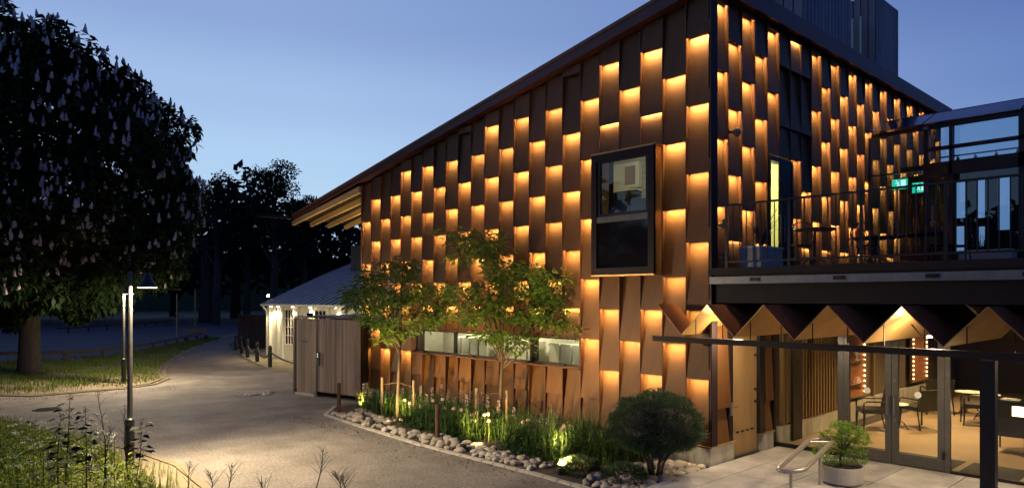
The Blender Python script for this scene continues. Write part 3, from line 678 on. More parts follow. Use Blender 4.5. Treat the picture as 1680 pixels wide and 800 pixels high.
MB().box(4.85, 5.5, -4.9, -3.05, .40, 1.02).build('counter_body', M['leather'], ct); MB().box(4.80, 5.55, -4.95, -3.0, 1.02, 1.06).build('counter_top', M['black'], ct)
MB().box(4.835, 4.849, -3.75, -3.42, .80, .98).build('lit_niche', M['bulb'], ct)
t_ = MB().box(4.95, 5.2, -3.5, -3.2, 1.062, 1.075).box(5.0, 5.22, -3.46, -3.22, 1.076, 1.085).build('paper_stack', M['fab']); tag(t_, 'pale papers lying on the reception counter', 'paper')
t_ = MB().box(5.1, 5.13, -4.1, -3.75, 1.062, 1.34).box(5.05,5.2,-3.98,-3.86,1.061,1.07).build('counter_screen', M['leather']); tag(t_, 'small black screen standing on the reception counter', 'screen')
for y in (-3.1,-3.6,-4.2,-4.8):
    for x in (4.9, 5.45): MB().tube([(x,y,.40),(x,y,.086)], .014, 6).build('leg', M['black'], ct)
MB().box(2.62, 3.55, -3.0, -1.3, .0855, .094).build('entrance_mat', M['mattex'], B); MB().box(2.62, 3.55, -3.95, -3.12, .0855, .094).build('entrance_mat', M['mattex'], B)
lr = tag(MB().box(5.3, 13, -.42, -.06, .0858, .10).build('lobby_gravel_strip', M['soil']), kind='structure')
for x, y, p in ((5.0,-1.9,40), (7.4,-1.6,44), (10.2,-1.5,36)):
    p *= 4.2; d_ = MB().lathe([(0,0),(.06,0),(.06,-.012),(0,-.012)], (x,y,2.895), 14).build('ceiling_downlight', M['downlight'], B)
    l_ = lamp_light('lobby_light', 'SPOT', (x,y,2.86), p*3.2, (1,.68,.34), B, .06, (0,0,0), 130, .8)

# ------------------------------------------------------------------ entrance paving
pv = tag(MB().box(-4.6, 2.42, -8, -.07, -.02, .045).build('entrance_paving', M['asphpatch']), kind='structure')
xs = [-4.6,-3.5,-2.4,-1.3,-.2,.9,2.42]; yy = [-.09,-.62,-1.5,-2.4,-3.3,-4.2,-5.1,-6.0,-7,-8]
for i in range(len(xs)-1):
    for j in range(len(yy)-1):
        a, b = xs[i]+.007, xs[i+1]-.007
        MB().box(a, b, yy[j+1]+.007, yy[j]-.007, .035, .08+random.uniform(-.002,.002)).build('paver', M['conc'], pv, fix=False)

# ------------------------------------------------------------------ planting bed
BED = [(-.01,-.1),(-2.4,-.12),(-2.42,.58),(-2.36,1.9),(-2.40,4.97),(-2.25,7.4),(-2.05,9.6),(-1.2,10.6),(-.2,10.8),(-.01,10.8)]
bed = sheet('planting_bed', BED, .03, M['soil'], .08)
be = MB(); bpts = [(-2.45,-.12),(-2.5,.58),(-2.44,1.9),(-2.48,4.97),(-2.33,7.4),(-2.12,9.66),(-1.25,10.72)]
for a, b in zip(bpts[:-1], bpts[1:]):
    L_ = (Vector(b)-Vector(a)).length; n = max(1, round(L_/.32))
    for k in range(n):
        p = Vector(a).lerp(Vector(b), (k+.03)/n); q = Vector(a).lerp(Vector(b), (k+.97)/n)
        MB().bar((p.x,p.y,.004), (q.x,q.y,.004), .10, .06+random.uniform(-.01,.01)).build('edging_block', M['pale_edge'], bed, fix=False)
SM = []
for s in range(6):
    bm = bmesh.new(); bmesh.ops.create_icosphere(bm, subdivisions=2, radius=1)
    for v in bm.verts:
        n_ = math.sin(v.co.x*2.1+s)*.10+math.cos(v.co.y*2.6+s*2)*.10+math.sin(v.co.z*3+s)*.05; v.co *= 1+n_
    me = bpy.data.meshes.new('stone'); bm.to_mesh(me); bm.free(); me.shade_smooth(); me.materials.append(M['stone']); SM.append(me)
def stone(x, y, z, r, par=bed):
    o = bpy.data.objects.new('stone', SM[random.randrange(6)]); col.objects.link(o); o.parent = par; o.location = Vector((x,y,z-r*.18))-ORG[par.name]
    o.rotation_euler = (random.uniform(-.3,.3), random.uniform(-.3,.3), random.uniform(0,6.28)); o.scale = (r*random.uniform(.95,1.4), r*random.uniform(.8,1.1), r*random.uniform(.55,.75)); return o
placed = []
def stones(poly, n, rmin, rmax, par=bed, z=.03):
    for _ in range(n*6):
        if n <= 0: break
        (x, y), = scatter(poly, 1); r = random.uniform(rmin, rmax)
        if any((x-a)**2+(y-b)**2 < (.75*(r+c))**2 for a, b, c in placed): continue
        placed.append((x,y,r)); stone(x, y, z+r*.42, r, par); n -= 1
stones([(-2.36,-.05),(-.1,-.05),(-.1,.5),(-.9,1.1),(-1.6,.9),(-2.38,.9)], 120, .05, .125)
stones([(-2.35,1.9),(-1.75,1.9),(-1.75,4.9),(-2.0,7.3),(-1.7,9.4),(-2.0,9.5),(-2.22,7.4),(-2.36,4.97)], 130, .05, .11)
stones([(-2.0,7.2),(-.8,7.6),(-.6,9.2),(-1.6,9.7)], 46, .05, .11)
cob = tag(MB().box(-2.5,-1.1,14.15,14.85,-.02,.003).build('cobble_patch', M['asphpatch']), kind='structure')
for k in range(34): stone(random.uniform(-2.4,-1.2), random.gauss(14.5,.16), .012, random.uniform(.05,.085), cob)

def clump(P0, n, h, spread, wd, lean=.9):
    P = np.array(P0)[None]+np.c_[rng.normal(0,spread,(n,2)), np.zeros(n)]
    return blades(P, h*rng.uniform(.6,1.15,n), wd, lean)
# low green filling of the bed
p = scatter([(-1.9,1.1),(-.2,1.0),(-.15,9.0),(-1.2,9.2),(-1.75,7.3),(-1.8,3.4)], 16000)
clear = lambda p: ~((p[:,0] < -1.25) & ((np.abs(p[:,1]-7.45) < .45) | (np.abs(p[:,1]-4.0) < .45) | (np.abs(p[:,1]-1.45) < .4)))
p = p[clear(p)]
nz = np.sin(p[:,0]*3+p[:,1]*1.9)+np.cos(p[:,1]*2.7); p = p[nz+rng.uniform(-1,1,len(p)) > -.9]
hh = rng.uniform(.05,.55,len(p)); P = np.c_[p, .03+hh*rng.uniform(.1,1,len(p))]
D = np.c_[rng.normal(0,1,(len(p),2)), rng.uniform(.0,1.2,len(p))]
V, F = leaves(P, D, rng.uniform(.05,.12,len(p)), rng.uniform(.025,.05,len(p)))
npmesh('ground_cover', V, F, M['leaf_bed'], kind='stuff')
p2 = scatter([(-1.7,1.2),(-.25,1.0),(-.2,9.0),(-1.2,9.3),(-1.65,7.0)], 5200); p2 = p2[clear(p2)]; P = np.c_[p2, np.full(len(p2),.03)]
npmesh('bed_grass', *blades(P, rng.uniform(.3,.82,len(p2)), .016, .7), M['leaf_bed'], kind='stuff')
def strap_plant(x, y, n, h, lab, m='leaf_strap'):
    t = thing('strap_leaf_plant', lab, 'plant', (x,y,.03)); npmesh('foliage', *clump((x,y,.03), n, h, .09, .022, 1.0), M[m], t); return t
strap_plant(-1.05, 9.45, 90, .75, 'pale strap leaved clump glowing over an uplight by the timber enclosure')
strap_plant(-1.12, 2.75, 120, .85, 'bright strap leaved clump lit from below left of the clipped dome')
strap_plant(-.75, 2.1, 170, .85, 'tall dark grassy clump between the lit clump and the clipped dome', 'leaf_bed')
def tulip(x, y, h, src=None):
    t = thing('tulip', 'pink tulip standing among the leaves of the flower bed', 'flower', (x,y,.03), 'pink tulips in the flower bed')
    MB().tube([(x,y,.03),(x+.02,y,.03+h*.5),(x+.01,y+.01,.03+h)], .006, 5).build('stem', M['leaf_strap'], t)
    mb = MB(); c = Vector((x+.01,y+.01,.03+h))
    for k in range(6):
        a = k*math.pi/3; r = .036 if k % 2 else .031; d = Vector((math.cos(a),math.sin(a),0)); s = Vector((-d.y,d.x,0))*.024
        mb.add([c, c+d*r+s+Vector((0,0,.03)), c+d*r*.8+Vector((0,0,.085)), c+d*r-s+Vector((0,0,.03))], [(0,1,2,3)])
    mb.build('bloom', M['tulip'], t, fix=False); return t
for px_, py_ in [(690,668),(664,657),(672,667),(710,658),(726,656),(730,670),(744,671),(757,673),(774,681),(782,678),(780,690),(795,681),(801,680),(802,691),(858,693),(866,690),(866,705),(878,706),(672,662),(922,705),(925,700),(700,671),(490+0,0)][:22]:
    d = ray(px_, py_); x_, y_ = -1.25+random.uniform(-.15,.15), 0
    t_ = (x_-CAM.x)/d.x; q = CAM+d*t_
    tulip(q.x, q.y, max(.25, q.z-.06))
def spike(x, y, h):
    t = thing('lavender_spike', 'pale lavender flower spike rising above the tulips', 'flower', (x,y,.03), 'pale flower spikes in the bed')
    MB().tube([(x,y,.03),(x,y,.03+h)], .005, 5).build('stem', M['leaf_strap'], t)
    n = 60; z = rng.uniform(.03+h*.66, .03+h+.02, n); a = rng.uniform(0,6.28,n); r = .030*(1.15-(z-z.min())/(np.ptp(z)+.01))
    P = np.c_[x+np.cos(a)*r*.4, y+np.sin(a)*r*.4, z]; D = np.c_[np.cos(a), np.sin(a), .3+0*a]
    npmesh('bloom', *leaves(P, D, .04, .022), M['lav'], t, kind='stuff'); return t
for px_, py_ in [(673,640),(690,636),(709,639),(725,633),(735,643),(746,655),(757,642),(772,640),(783,652),(792,645),(800,650),(660,640),(700,650),(843,672),(846,690),(818,660),(888,682),(898,690),(912,683),(935,700),(602,630),(608,645),(597,632),(765,650),(680,648)]:
    d = ray(px_, py_); xx = -.95+random.uniform(-.25,.25)
    q = CAM+d*((xx-CAM.x)/d.x); spike(q.x, q.y, max(.35, q.z))
# in-ground uplights
def uplight(x, y, p, aimv, lab, spot=110):
    t = thing('garden_uplight', lab, 'light', (x,y,.03), 'garden uplights in the bed')
    MB().lathe([(0,0),(.06,0),(.07,.07),(.065,.12),(.055,.12),(.05,.08),(0,.08)], (x,y,.03), 14).build('housing', M['lampb'], t)
    MB().lathe([(0,.085),(.045,.085),(.045,.09),(0,.09)], (x,y,.03), 14).build('lens', M['lens'], t)
    l_ = lamp_light('beam', 'SPOT', (x,y,.19), p, (1,.66,.24), t, .03, None, spot, .7); aim(l_, aimv)
uplight(-1.25, 2.51, 420, (.75,.08,.6), 'small uplight glowing at the foot of the bright strap leaved clump')
uplight(-1.25, 9.55, 130, (.6,-.1,.8), 'small uplight by the pale clump near the timber enclosure')
uplight(-2.12, 7.45, 620, (.74,-.02,.62), 'small uplight among the stones in front of the farther bed tree')
uplight(-2.22, 4.0, 520, (.80,.12,.55), 'small uplight among the stones in front of the nearer bed tree')
uplight(-2.2, 1.45, 750, (.8,.25,.5), 'small uplight among the stones left of the clipped dome')
# rusty steel marker posts
for (x, y, lab) in ((-1.65,9.83,'rusty steel post at the end of the bed beside the timber enclosure'), (-1.97,5.16,'rusty steel post in front of the tulips')):
    t = tag(MB().tube([(x,y,0),(x,y,.76),(x,y,.765)], [.05,.05,.046], 12).build('bollard', M['rust']), lab, 'bollard', 'rusty posts along the bed')
# tree stakes with tie
def stakes(pts, tie, lab):
    t = thing('tree_stake', lab, 'tree stakes', (*pts[0],0))
    for x, y in pts: MB().tube([(x,y,0),(x,y,1.02)], .032, 8).build('stake', M['stake'], t)
    q = [(pts[0][0],pts[0][1],.84),(tie[0]-.02,tie[1]+.02,.93),(tie[0]+.05,tie[1]-.05,.92),(pts[-1][0],pts[-1][1],.84)]
    MB().tube(q, .012, 6).build('tie', M['rope'], t)
stakes([(-.95,5.12),(-.75,4.35)], (-.65,4.72), 'two wooden stakes and a tie holding the nearer bed tree')
stakes([(-1.35,8.25),(-1.1,7.25)], (-1.24,7.73), 'two wooden stakes and a tie holding the farther bed tree')

n = 900; t_ = rng.uniform(0,1,n); side_ = rng.uniform(0,1,n) < .6
yb = 1+t_*9; P = np.where(side_[:,None], np.c_[-2.55-np.abs(rng.normal(0,.35,n)), yb, np.full(n,.012)], np.c_[-8+t_*5, 18.7-np.abs(rng.normal(0,.6,n)), np.full(n,.012)])
npmesh('road_litter', *leaves(P, np.c_[rng.normal(0,1,(n,2)), np.zeros(n)], rng.uniform(.02,.07,n), rng.uniform(.015,.04,n)), M['stake'], kind='stuff')
# ------------------------------------------------------------------ bed trees
def bed_tree(base, trunk_h, blobs, depth, lab, nl, shift=0):
    t = thing('young_tree', lab, 'tree', (*base,.03), 'young trees in the planting bed')
    x, y = base; tr = MB(); top = Vector((x+.05,y-.05,trunk_h))
    tr.tube([(x,y,0),(x+.01,y,.6),(x+.03,y-.02,1.3),top], [.05,.042,.036,.03], 8)
    Ps, Ds = [], []
    for (px_, py_, rx, ry, wgt, dz) in blobs:
        c = dep(px_+shift, py_, depth+dz); s = (depth+dz)/FPX; r = np.array([rx*s, rx*s, ry*s])
        mid = top.lerp(c, .5)+Vector((0,0,.12)); tr.tube([top-Vector((0,0,random.uniform(0,.35))), mid, c], [.02,.013,.006], 5)
        for k in range(7):
            e = c+Vector((random.uniform(-1,1)*r[0], random.uniform(-1,1)*r[1], random.uniform(-.7,.7)*r[2])); tr.tube([mid.lerp(c,random.uniform(.3,1)), (Vector(c)+e)/2+Vector((0,0,.05)), e], [.007,.005,.002], 4)
        n = int(nl*wgt*.46); ntw = max(4, n//12)
        cen, d = ball(ntw, c, r*np.array([1,1,1])); i = rng.integers(0, ntw, n)
        off = rng.normal(0,1,(n,3))*np.array([.13,.13,.05]); Ps.append(cen[i]+off); dd = off*5+d[i]*.6; dd[:,2] = dd[:,2]*.5-.22; Ds.append(dd)
    tr.build('trunk', M['bark'], t, True)
    P = np.concatenate(Ps); D = np.concatenate(Ds); n = len(P)
    npmesh('crown', *leaves(P, D, rng.uniform(.10,.17,n), rng.uniform(.055,.09,n)), M['leaf_tr'], t); return t
bed_tree((-1.24,7.73), 1.9, [(600,490,36,26,1.1,.2),(650,470,44,30,1.4,-.2),(700,490,34,26,1.0,.3),(660,440,26,16,.6,0),(630,520,40,18,.9,-.5),(690,525,34,16,.7,.4),(585,478,22,14,.4,.5),(655,545,20,12,.4,0),(610,455,22,12,.4,.2),(640,560,16,8,.2,0)], 17.0, 'young tree with a broad leafy crown beside the timber enclosure', 950)
bed_tree((-.62,4.72), 1.75, [(850,455,46,26,1.3,.1),(905,470,34,28,1.0,-.3),(840,510,52,24,1.3,.3),(905,515,44,20,1.2,-.2),(940,540,24,10,.5,-.4),(790,490,34,22,.9,.3),(770,395,40,17,.7,.2),(800,405,20,22,.5,.2),(750,485,26,18,.5,.5),(745,425,18,9,.25,.4),(760,520,30,10,.5,.5),(835,560,26,16,.6,0),(795,550,22,10,.35,-.3),(815,445,26,16,.5,0),(730,385,12,7,.12,.3)], 15.1, 'young tree with layered branches in front of the ribbon window', 850, 10)

# clipped dome
cl = thing('clipped_pine', 'dark evergreen clipped into a dome on bare stems by the entrance corner', 'shrub', (-1.25,.21,.03))
C0 = np.array([-1.25,.21,.82]); n = 21000
d = unit(rng.normal(0,1,(n,3))); d[:,2] = np.where(d[:,2] < 0, d[:,2]*.55, d[:,2])
lump = 1+.06*np.sin(d[:,0]*7+1)*np.cos(d[:,1]*6)+.045*np.sin(d[:,2]*14+d[:,0]*6)
P = C0+d*np.array([.76,.76,.60])*(lump*rng.uniform(.86,1.0,n))[:,None]
P[:700] = C0+d[:700]*np.array([.76,.76,.60])*rng.uniform(.99,1.10,700)[:,None]
V, F = leaves(P, d+rng.normal(0,.45,(n,3))+np.array([0,0,.25]), rng.uniform(.04,.085,n), .012)
npmesh('foliage', V, F, M['leaf_box'], cl)
bm = bmesh.new(); bmesh.ops.create_icosphere(bm, subdivisions=3, radius=1); mb = MB()
for v in bm.verts: mb.v.append((C0[0]+v.co.x*.66, C0[1]+v.co.y*.66, C0[2]+(v.co.z if v.co.z > 0 else v.co.z*.5)*.52))
mb.f = [tuple(v.index for v in f.verts) for f in bm.faces]; bm.free(); mb.build('inner_twigs', M['barkd'], cl)
st = MB()
for k in range(6):
    a = k*1.05; st.tube([(-1.25+.06*math.cos(a),.21+.06*math.sin(a),.0),(-1.25+.13*math.cos(a),.21+.13*math.sin(a),.3),(-1.25+.33*math.cos(a),.21+.33*math.sin(a),.62)], [.032,.025,.018], 6)
st.build('stem', M['barkd'], cl, True)
# low plants at its foot
for x, y in ((-1.75,.45),(-1.9,1.3)):
    t = thing('low_juniper', 'low dark spreading evergreen at the foot of the clipped dome' if x > -1.8 else 'low dark spreading evergreen left of the clipped dome among stones', 'plant', (x,y,.03))
    n = 1800; P, d = ball(n, (x,y,.12), (.34,.34,.16)); npmesh('foliage', *leaves(P, d+np.array([0,0,.4]), .09, .014), M['leaf_box'], t)
# potted maple
pot = thing('plant_pot', 'round grey glazed pot holding the small maple by the glass doors', 'pot', (.48,-2.08,.08))
MB().lathe([(0,0),(.23,0),(.30,.05),(.315,.26),(.315,.29),(.29,.29),(.285,.23),(0,.23)], (.48,-2.08,.08), 32).build('pot_body', M['potm'], pot, False)
MB().lathe([(0,.235),(.284,.235),(.284,.25),(0,.26)], (.48,-2.08,.08), 24).build('soil', M['soil'], pot)
MB().tube([(.76,-2.25,.28),(.82,-2.28,.28)], .02, 8).build('tap', M['black'], pot)
ac = thing('dwarf_maple', 'bright green dwarf maple with feathery layered leaves in the grey pot', 'shrub', (.48,-2.08,.36))
st = MB(); st.tube([(.48,-2.08,.30),(.46,-2.06,.45),(.48,-2.08,.60)], [.022,.016,.012], 6); Ps = []; Ds = []
for (px_, py_, rx, ry, k) in [(1380,697,17,6,.8),(1400,704,18,6,.8),(1362,712,16,6,.7),(1413,722,15,5,.7),(1384,720,22,5,.8),(1368,734,22,5,.9),(1402,738,20,5,.8),(1350,744,12,5,.4),(1416,712,10,5,.35),(1384,752,17,4,.6),(1342,738,8,6,.25),(1412,754,11,4,.3),(1360,756,12,4,.3)]:
    c = dep(px_, py_, 11.0+random.uniform(-.15,.15)); s = 11.0/FPX; n = int(330*k); cen, d = ball(n, c, np.array([rx,rx,ry])*s)
    Ps.append(cen); dd = d+rng.normal(0,.5,(n,3)); dd[:,2] -= .35; Ds.append(dd); st.tube([(.48,-2.08,.58), (Vector((.48,-2.08,.7))+c)/2, c], [.010,.006,.003], 5)
st.build('trunk', M['bark'], ac, True); P = np.concatenate(Ps); D = np.concatenate(Ds)
V1, F1 = leaves(P, D, rng.uniform(.035,.06,len(P)), .012); V2, F2 = leaves(P, D+rng.normal(0,.6,D.shape), rng.uniform(.03,.05,len(P)), .011)
npmesh('crown', np.r_[V1,V2], np.r_[F1,F2+len(V1)], M['leaf_acer'], ac)
# handrail with rounded loop ends
hr = thing('handrail', 'looped steel handrail on two posts in front of the potted maple', 'handrail', (-.3,-1.9,.08))
A_, B_ = dep(1296, 771, 9.9), dep(1349, 720, 11.0); ax = (B_-A_).normalized(); sd = Vector((.7306,-.6828,0)); loop = []
for k in range(9): a = math.pi*k/8; loop.append(B_-ax*.10+sd*(.19*math.cos(a))+ax*(.14*math.sin(a)))
for k in range(9): a = math.pi+math.pi*k/8; loop.append(A_+ax*.10+sd*(.19*math.cos(a))+ax*(.14*math.sin(a)))
MB().tube(loop, .036, 12, closed=True).build('rail', M['steel'], hr, True)
for c, g_ in ((A_+ax*.03, 0.08), (B_-ax*.12, .08)):
    MB().tube([c-sd*.18,c+sd*.18], .014, 8).build('cross_bar', M['steel'], hr); MB().tube([(c.x,c.y,g_),(c.x,c.y,c.z)], .022, 10).build('post', M['steel'], hr)

# ------------------------------------------------------------------ terrace furniture
def planter_box(x0, x1, y0, y1, h, lab):
    t = thing('planter_box', lab, 'planter', ((x0+x1)/2,(y0+y1)/2,ZD), 'planter boxes on the terrace')
    MB().box(x0, x1, y0, y1, ZD+.003, ZD+h-.03).build('box_body', M['planter'], t); MB().box(x0-.015, x1+.015, y0-.015, y1+.015, ZD+h-.03, ZD+h).build('rim', M['fab'], t); return t
planter_box(.45, 1.25, -.75, -.35, .38, 'grey planter box with bare twigs by the facade corner on the terrace')
planter_box(6.6, 7.1, -3.05, -2.1, .5, 'long pale planter box against the glass pavilion')
tw = thing('bare_shrub', 'bare twiggy shrub in the grey planter box at the facade corner', 'shrub', (.85,-.55,ZD+.38)); mb = MB()
for k in range(26):
    a = random.uniform(0,6.28); r = random.uniform(.2,.6); z = ZD+.38+random.uniform(.35,.8)
    mb.tube([(.85,-.55,ZD+.36),(.85+r*.4*math.cos(a),-.55+r*.3*math.sin(a),ZD+.36+.6*(z-ZD-.36)),(.85+r*math.cos(a),-.55+r*.6*math.sin(a),z-random.uniform(0,.12))], [.006,.004,.002], 4)
mb.build('twig', M['seed'], tw)
tw = thing('dark_grass_plant', 'spiky dark plant in the long planter by the glass pavilion', 'plant', (6.85,-2.6,ZD+.5))
npmesh('foliage', *blades(np.c_[rng.uniform(6.65,7.05,160), rng.uniform(-3.0,-2.15,160), np.full(160,ZD+.49)], rng.uniform(.15,.5,160), .014, .9), M['weed'], tw)
round_table(1.75, -1.1, ZD, .72, .36, 'round cafe table nearest the facade corner on the terrace', 'terrace tables', 'black')
round_table(2.4, -1.9, ZD, .56, .42, 'low round cafe table in the middle of the terrace', 'terrace tables', 'black')
round_table(4.2, -2.1, ZD, .72, .40, 'round cafe table near the glass pavilion', 'terrace tables', 'black')
def cafe_chair(cx, cy, rot, lab):
    t = thing('cafe_chair', lab, 'chair', (cx,cy,ZD), 'wire cafe chairs on the terrace'); c, s = math.cos(rot), math.sin(rot)
    q = lambda x, y, z: (cx+x*c-y*s, cy+x*s+y*c, ZD+z)
    MB().lathe([(0,0),(.2,0),(.21,.015),(.2,.03),(0,.03)], (cx,cy,ZD+.44), 18).build('seat', M['black'], t)
    for a in (.8,2.3,3.9,5.5): MB().tube([q(.17*math.cos(a),.17*math.sin(a),.44),q(.24*math.cos(a),.24*math.sin(a),0)], .012, 6).build('leg', M['black'], t)
    arc = [q(-.20,.17,.44)]+[q(.21*math.cos(math.pi-k*math.pi/10),.22,.72+.20*math.sin(k*math.pi/10)) for k in range(11)]+[q(.20,.17,.44)]
    b = MB().tube(arc, .011, 6); arc2 = [q(-.09,.18,.46)]+[q(.10*math.cos(math.pi-k*math.pi/8),.215,.66+.12*math.sin(k*math.pi/8)) for k in range(9)]+[q(.09,.18,.46)]
    b.tube(arc2, .008, 6); b.build('backrest', M['black'], t); return t
cafe_chair(2.05, -.75, R(-60), 'wire cafe chair beside the table nearest the facade corner'); cafe_chair(3.0, -1.55, R(-40), 'wire cafe chair behind the low round table')
cafe_chair(3.75, -2.6, R(60), 'wire cafe chair in front of the table near the pavilion'); cafe_chair(4.8, -2.2, R(-90), 'wire cafe chair between the far table and the glass pavilion'); cafe_chair(4.3, -2.7, R(180), 'wire cafe chair turned away by the table near the pavilion')
# control room and foyer furniture
for y, rz in ((1.95,.15),(1.50,-.15)):
    t = thing('monitor', 'left of two black screens on the box window sill' if y > 1.8 else 'right of two black screens on the box window sill', 'monitor', (-.05,y,4.60), 'screens in the box window')
    c, s = math.cos(rz), math.sin(rz); mb = MB(); a = [(-.10-0*s, y-.2, 4.60),(-.10, y+.2, 4.60),(.0, y+.22, 4.86),(.0, y-.22, 4.86)]
    mb.prism(a, (.03,0,.0)); mb.build('screen', M['leather'], t); MB().box(-.02,.1,y-.05,y+.05,4.555,4.60).build('stand', M['leather'], t)
wb = thing('wall_cabinet', 'white cabinet with a wooden board on the back wall of the lit control room', 'cabinet', (3.3,4.3,5.75))
MB().box(3.25, 3.39, 3.9, 4.68, 5.72, 6.35).build('cabinet_body', M['fab'], wb); MB().box(3.22, 3.245, 4.0, 4.3, 5.80, 6.25).build('board', M['oak'], wb)
ra = thing('equipment_rack', 'dark equipment rack with white shelves below the cabinet in the lit control room', 'rack', (3.2,4.3,4.6))
for k in range(5): MB().box(3.1, 3.38, 3.92+k*.15, 4.03+k*.15, 4.7, 5.6).build('rack_unit', M['leather'], ra)
for z in (5.0, 5.3, 5.62): MB().box(3.05, 3.39, 3.88, 4.70, z, z+.05).build('shelf_board', M['fab'], ra)
for k in range(15):
    y = 3.35+k*.36
    if k % 5 == 4: continue
    t = tag(MB().box(.95, 1.25, y, y+.31, 1.055, 1.93).build('white_locker', M['fab']), 'pale upright locker standing in a row behind the ribbon window', 'locker', 'pale lockers behind the ribbon window')
sp = MB().box(.30, .45, 3.0, 3.12, 1.6, 1.75).box(.32,.43,3.01,3.10,1.76,1.95).box(.35,.40,3.03,3.08,1.55,1.6).build('loudspeaker', M['leather']); tag(sp, 'small black loudspeaker at the near end of the ribbon window', 'loudspeaker')

# ------------------------------------------------------------------ timber enclosure
te = thing('timber_enclosure', 'grey brown board enclosure with door and flat roof beside the long facade', 'shed', (-.5,12.4,0))
a, b = Vector((-.30,11.0,0)), Vector((-.84,13.95,0)); dv = (b-a); L_ = dv.length; dv.normalize(); nv = Vector((-dv.y, dv.x, 0)); nv = nv if nv.x < 0 else -nv
q = lambda t_, o, z: a+dv*t_+nv*o+Vector((0,0,z))
mb = MB(); mb.prism([q(.03,-.03,.1),q(L_-.03,-.03,.1),q(L_-.03,-3,.1),q(.03,-.3,.1)], (0,0,2.2)); mb.build('core', M['dark'], te)
mb = MB(); mb.prism([q(-.05,.04,2.37),q(L_+.05,.04,2.37),q(L_+.05,-3.05,2.37),q(-.05,-.35,2.37)], (0,0,.05)); mb.build('roof', M['roof'], te)
dw = .98; dt = L_-dw-.06
door = None
tt = .0
dpar = MB().prism([q(dt+.012,-.02,.10),q(L_-.072,-.02,.10),q(L_-.072,.0,.10),q(dt+.012,.0,.10)], (0,0,2.24)).build('door', M['board'], te)
while tt < L_-.03:
    w_ = random.choice([.075,.075,.09,.06]); t1 = min(tt+w_, L_)
    isd = dt < tt+.01 and t1 < L_-.05
    z0 = .10 if isd else .16
    o_ = MB().prism([q(tt+.006,.001,z0),q(t1-.006,.001,z0),q(t1-.006,.022+random.uniform(0,.007),z0),q(tt+.006,.022+random.uniform(0,.007),z0)], (0,0,2.34-z0)).build('board', M['board'], dpar if isd else te)
    tt = t1
MB().prism([q(dt-.03,.0,.08),q(dt-.004,.0,.08),q(dt-.004,.04,.08),q(dt-.03,.04,.08)], (0,0,2.27)).build('door_post', M['grey'], te)
MB().prism([q(dt-.16,.03,.95),q(dt-.06,.03,.95),q(dt-.06,.07,.95),q(dt-.16,.07,.95)], (0,0,.40)).build('keypad', M['grey'], te)
for z in (1.27, 1.2): MB().prism([q(dt-.125,.071,z),q(dt-.095,.071,z),q(dt-.095,.075,z),q(dt-.125,.075,z)], (0,0,.03)).build('keypad_light', M['exitw'], te)
MB().prism([q(dt,.0,-.01),q(L_-.08,.0,-.01),q(L_-.08,.10,-.01),q(dt,.10,-.01)], (0,0,.09)).build('door_sill', M['pale_edge'], te)
MB().prism([q(dt+.45,.03,1.62),q(dt+.72,.03,1.62),q(dt+.72,.036,1.62),q(dt+.45,.036,1.62)], (0,0,.06)).build('sign_plate', M['grey'], te)
MB().prism([q(L_-.02,-.1,.0),q(L_+.06,-.1,.0),q(L_+.06,.05,.0),q(L_-.02,.05,.0)], (0,0,2.36)).build('corner_post', M['grey'], te)

# ------------------------------------------------------------------ white pavilion building
WB = thing('white_building', 'low cream building with sheet metal roof and lamps under its eaves behind the enclosure', 'building', (4.2,24,0))
MB().box(4.05, 12, 14.2, 26.75, .0, 2.75).build('wall', M['white'], WB)
for y in (26.64, 25.75, 25.2, 23.6, 22.3, 20.8, 19.4): MB().box(3.9, 4.048, y-.11, y+.11, .03, 2.6).build('pilaster', M['white'], WB)
for y0, y1 in ((24.1,24.95),(21.0,22.0)):
    wn = MB().box(4.0, 4.046, y0, y1, .80, 2.4).build('window', M['dark'], WB)
    fr = MB(); fr.box(3.95,3.999,y0-.06,y0,.75,2.45).box(3.95,3.999,y1,y1+.06,.75,2.45).box(3.95,3.999,y0,y1,2.4,2.45).box(3.95,3.999,y0,y1,.75,.80)
    for k in (1,2): yy_ = y0+(y1-y0)*k/3; fr.box(3.97,3.999,yy_-.02,yy_+.02,.8,2.4)
    for z in (1.2,1.6,2.0): fr.box(3.972,3.997,y0,y1,z-.015,z+.015)
    fr.build('frame', M['white'], wn)
MB().box(4.02, 4.049, 22.9, 23.3, .05, 2.2).build('door', M['board'], WB)
wr = MB(); prof = [(3.72,2.66),(5.0,3.25),(7.0,4.15),(9.2,5.0),(11,5.0),(14,3.0)]
pts = [(x,26.95,z) for x,z in prof]+[(x,26.95,z-.08) for x,z in reversed(prof)]; wr.prism(pts, (0,-13.4,0)); rfw = wr.build('roof', M['tin'], WB)
y = 26.85
while y > 13.6:
    sm = MB()
    for (x0,z0),(x1,z1) in zip(prof[:3], prof[1:4]): sm.bar((x0,y,z0+.02),(x1,y,z1+.02), .03, .05)
    sm.build('roof_seam', M['tin'], rfw, fix=False); y -= .52
MB().bar((3.68,26.95,2.62),(3.68,13.6,2.62), .11, .09).build('gutter', M['white'], WB)
MB().tube([(3.70,26.85,2.58),(3.78,26.85,2.46),(3.88,26.8,2.34),(3.9,26.8,2.15),(3.9,26.8,.05)], .05, 8).build('downpipe', M['white'], WB, True)
for y in (26.2, 25.45, 23.9, 22.2, 20.0):
    d_ = MB().lathe([(0,0),(.06,0),(.06,-.03),(0,-.03)], (3.84,y,2.56), 10).build('eave_lamp', M['downlight'], WB)
    lamp_light('eave_light', 'SPOT', (3.84,y,2.50), 170, (1,.84,.52), WB, .05, (0,0,0), 120, .8)
for k, (x0,x1,y0,y1,z) in enumerate([(7.5,8.3,24,25,5.6)]): MB().box(x0,x1,y0,y1,4.3,z).build('chimney', M['dark'], WB)
stl = dep(440, 485, 35.6)
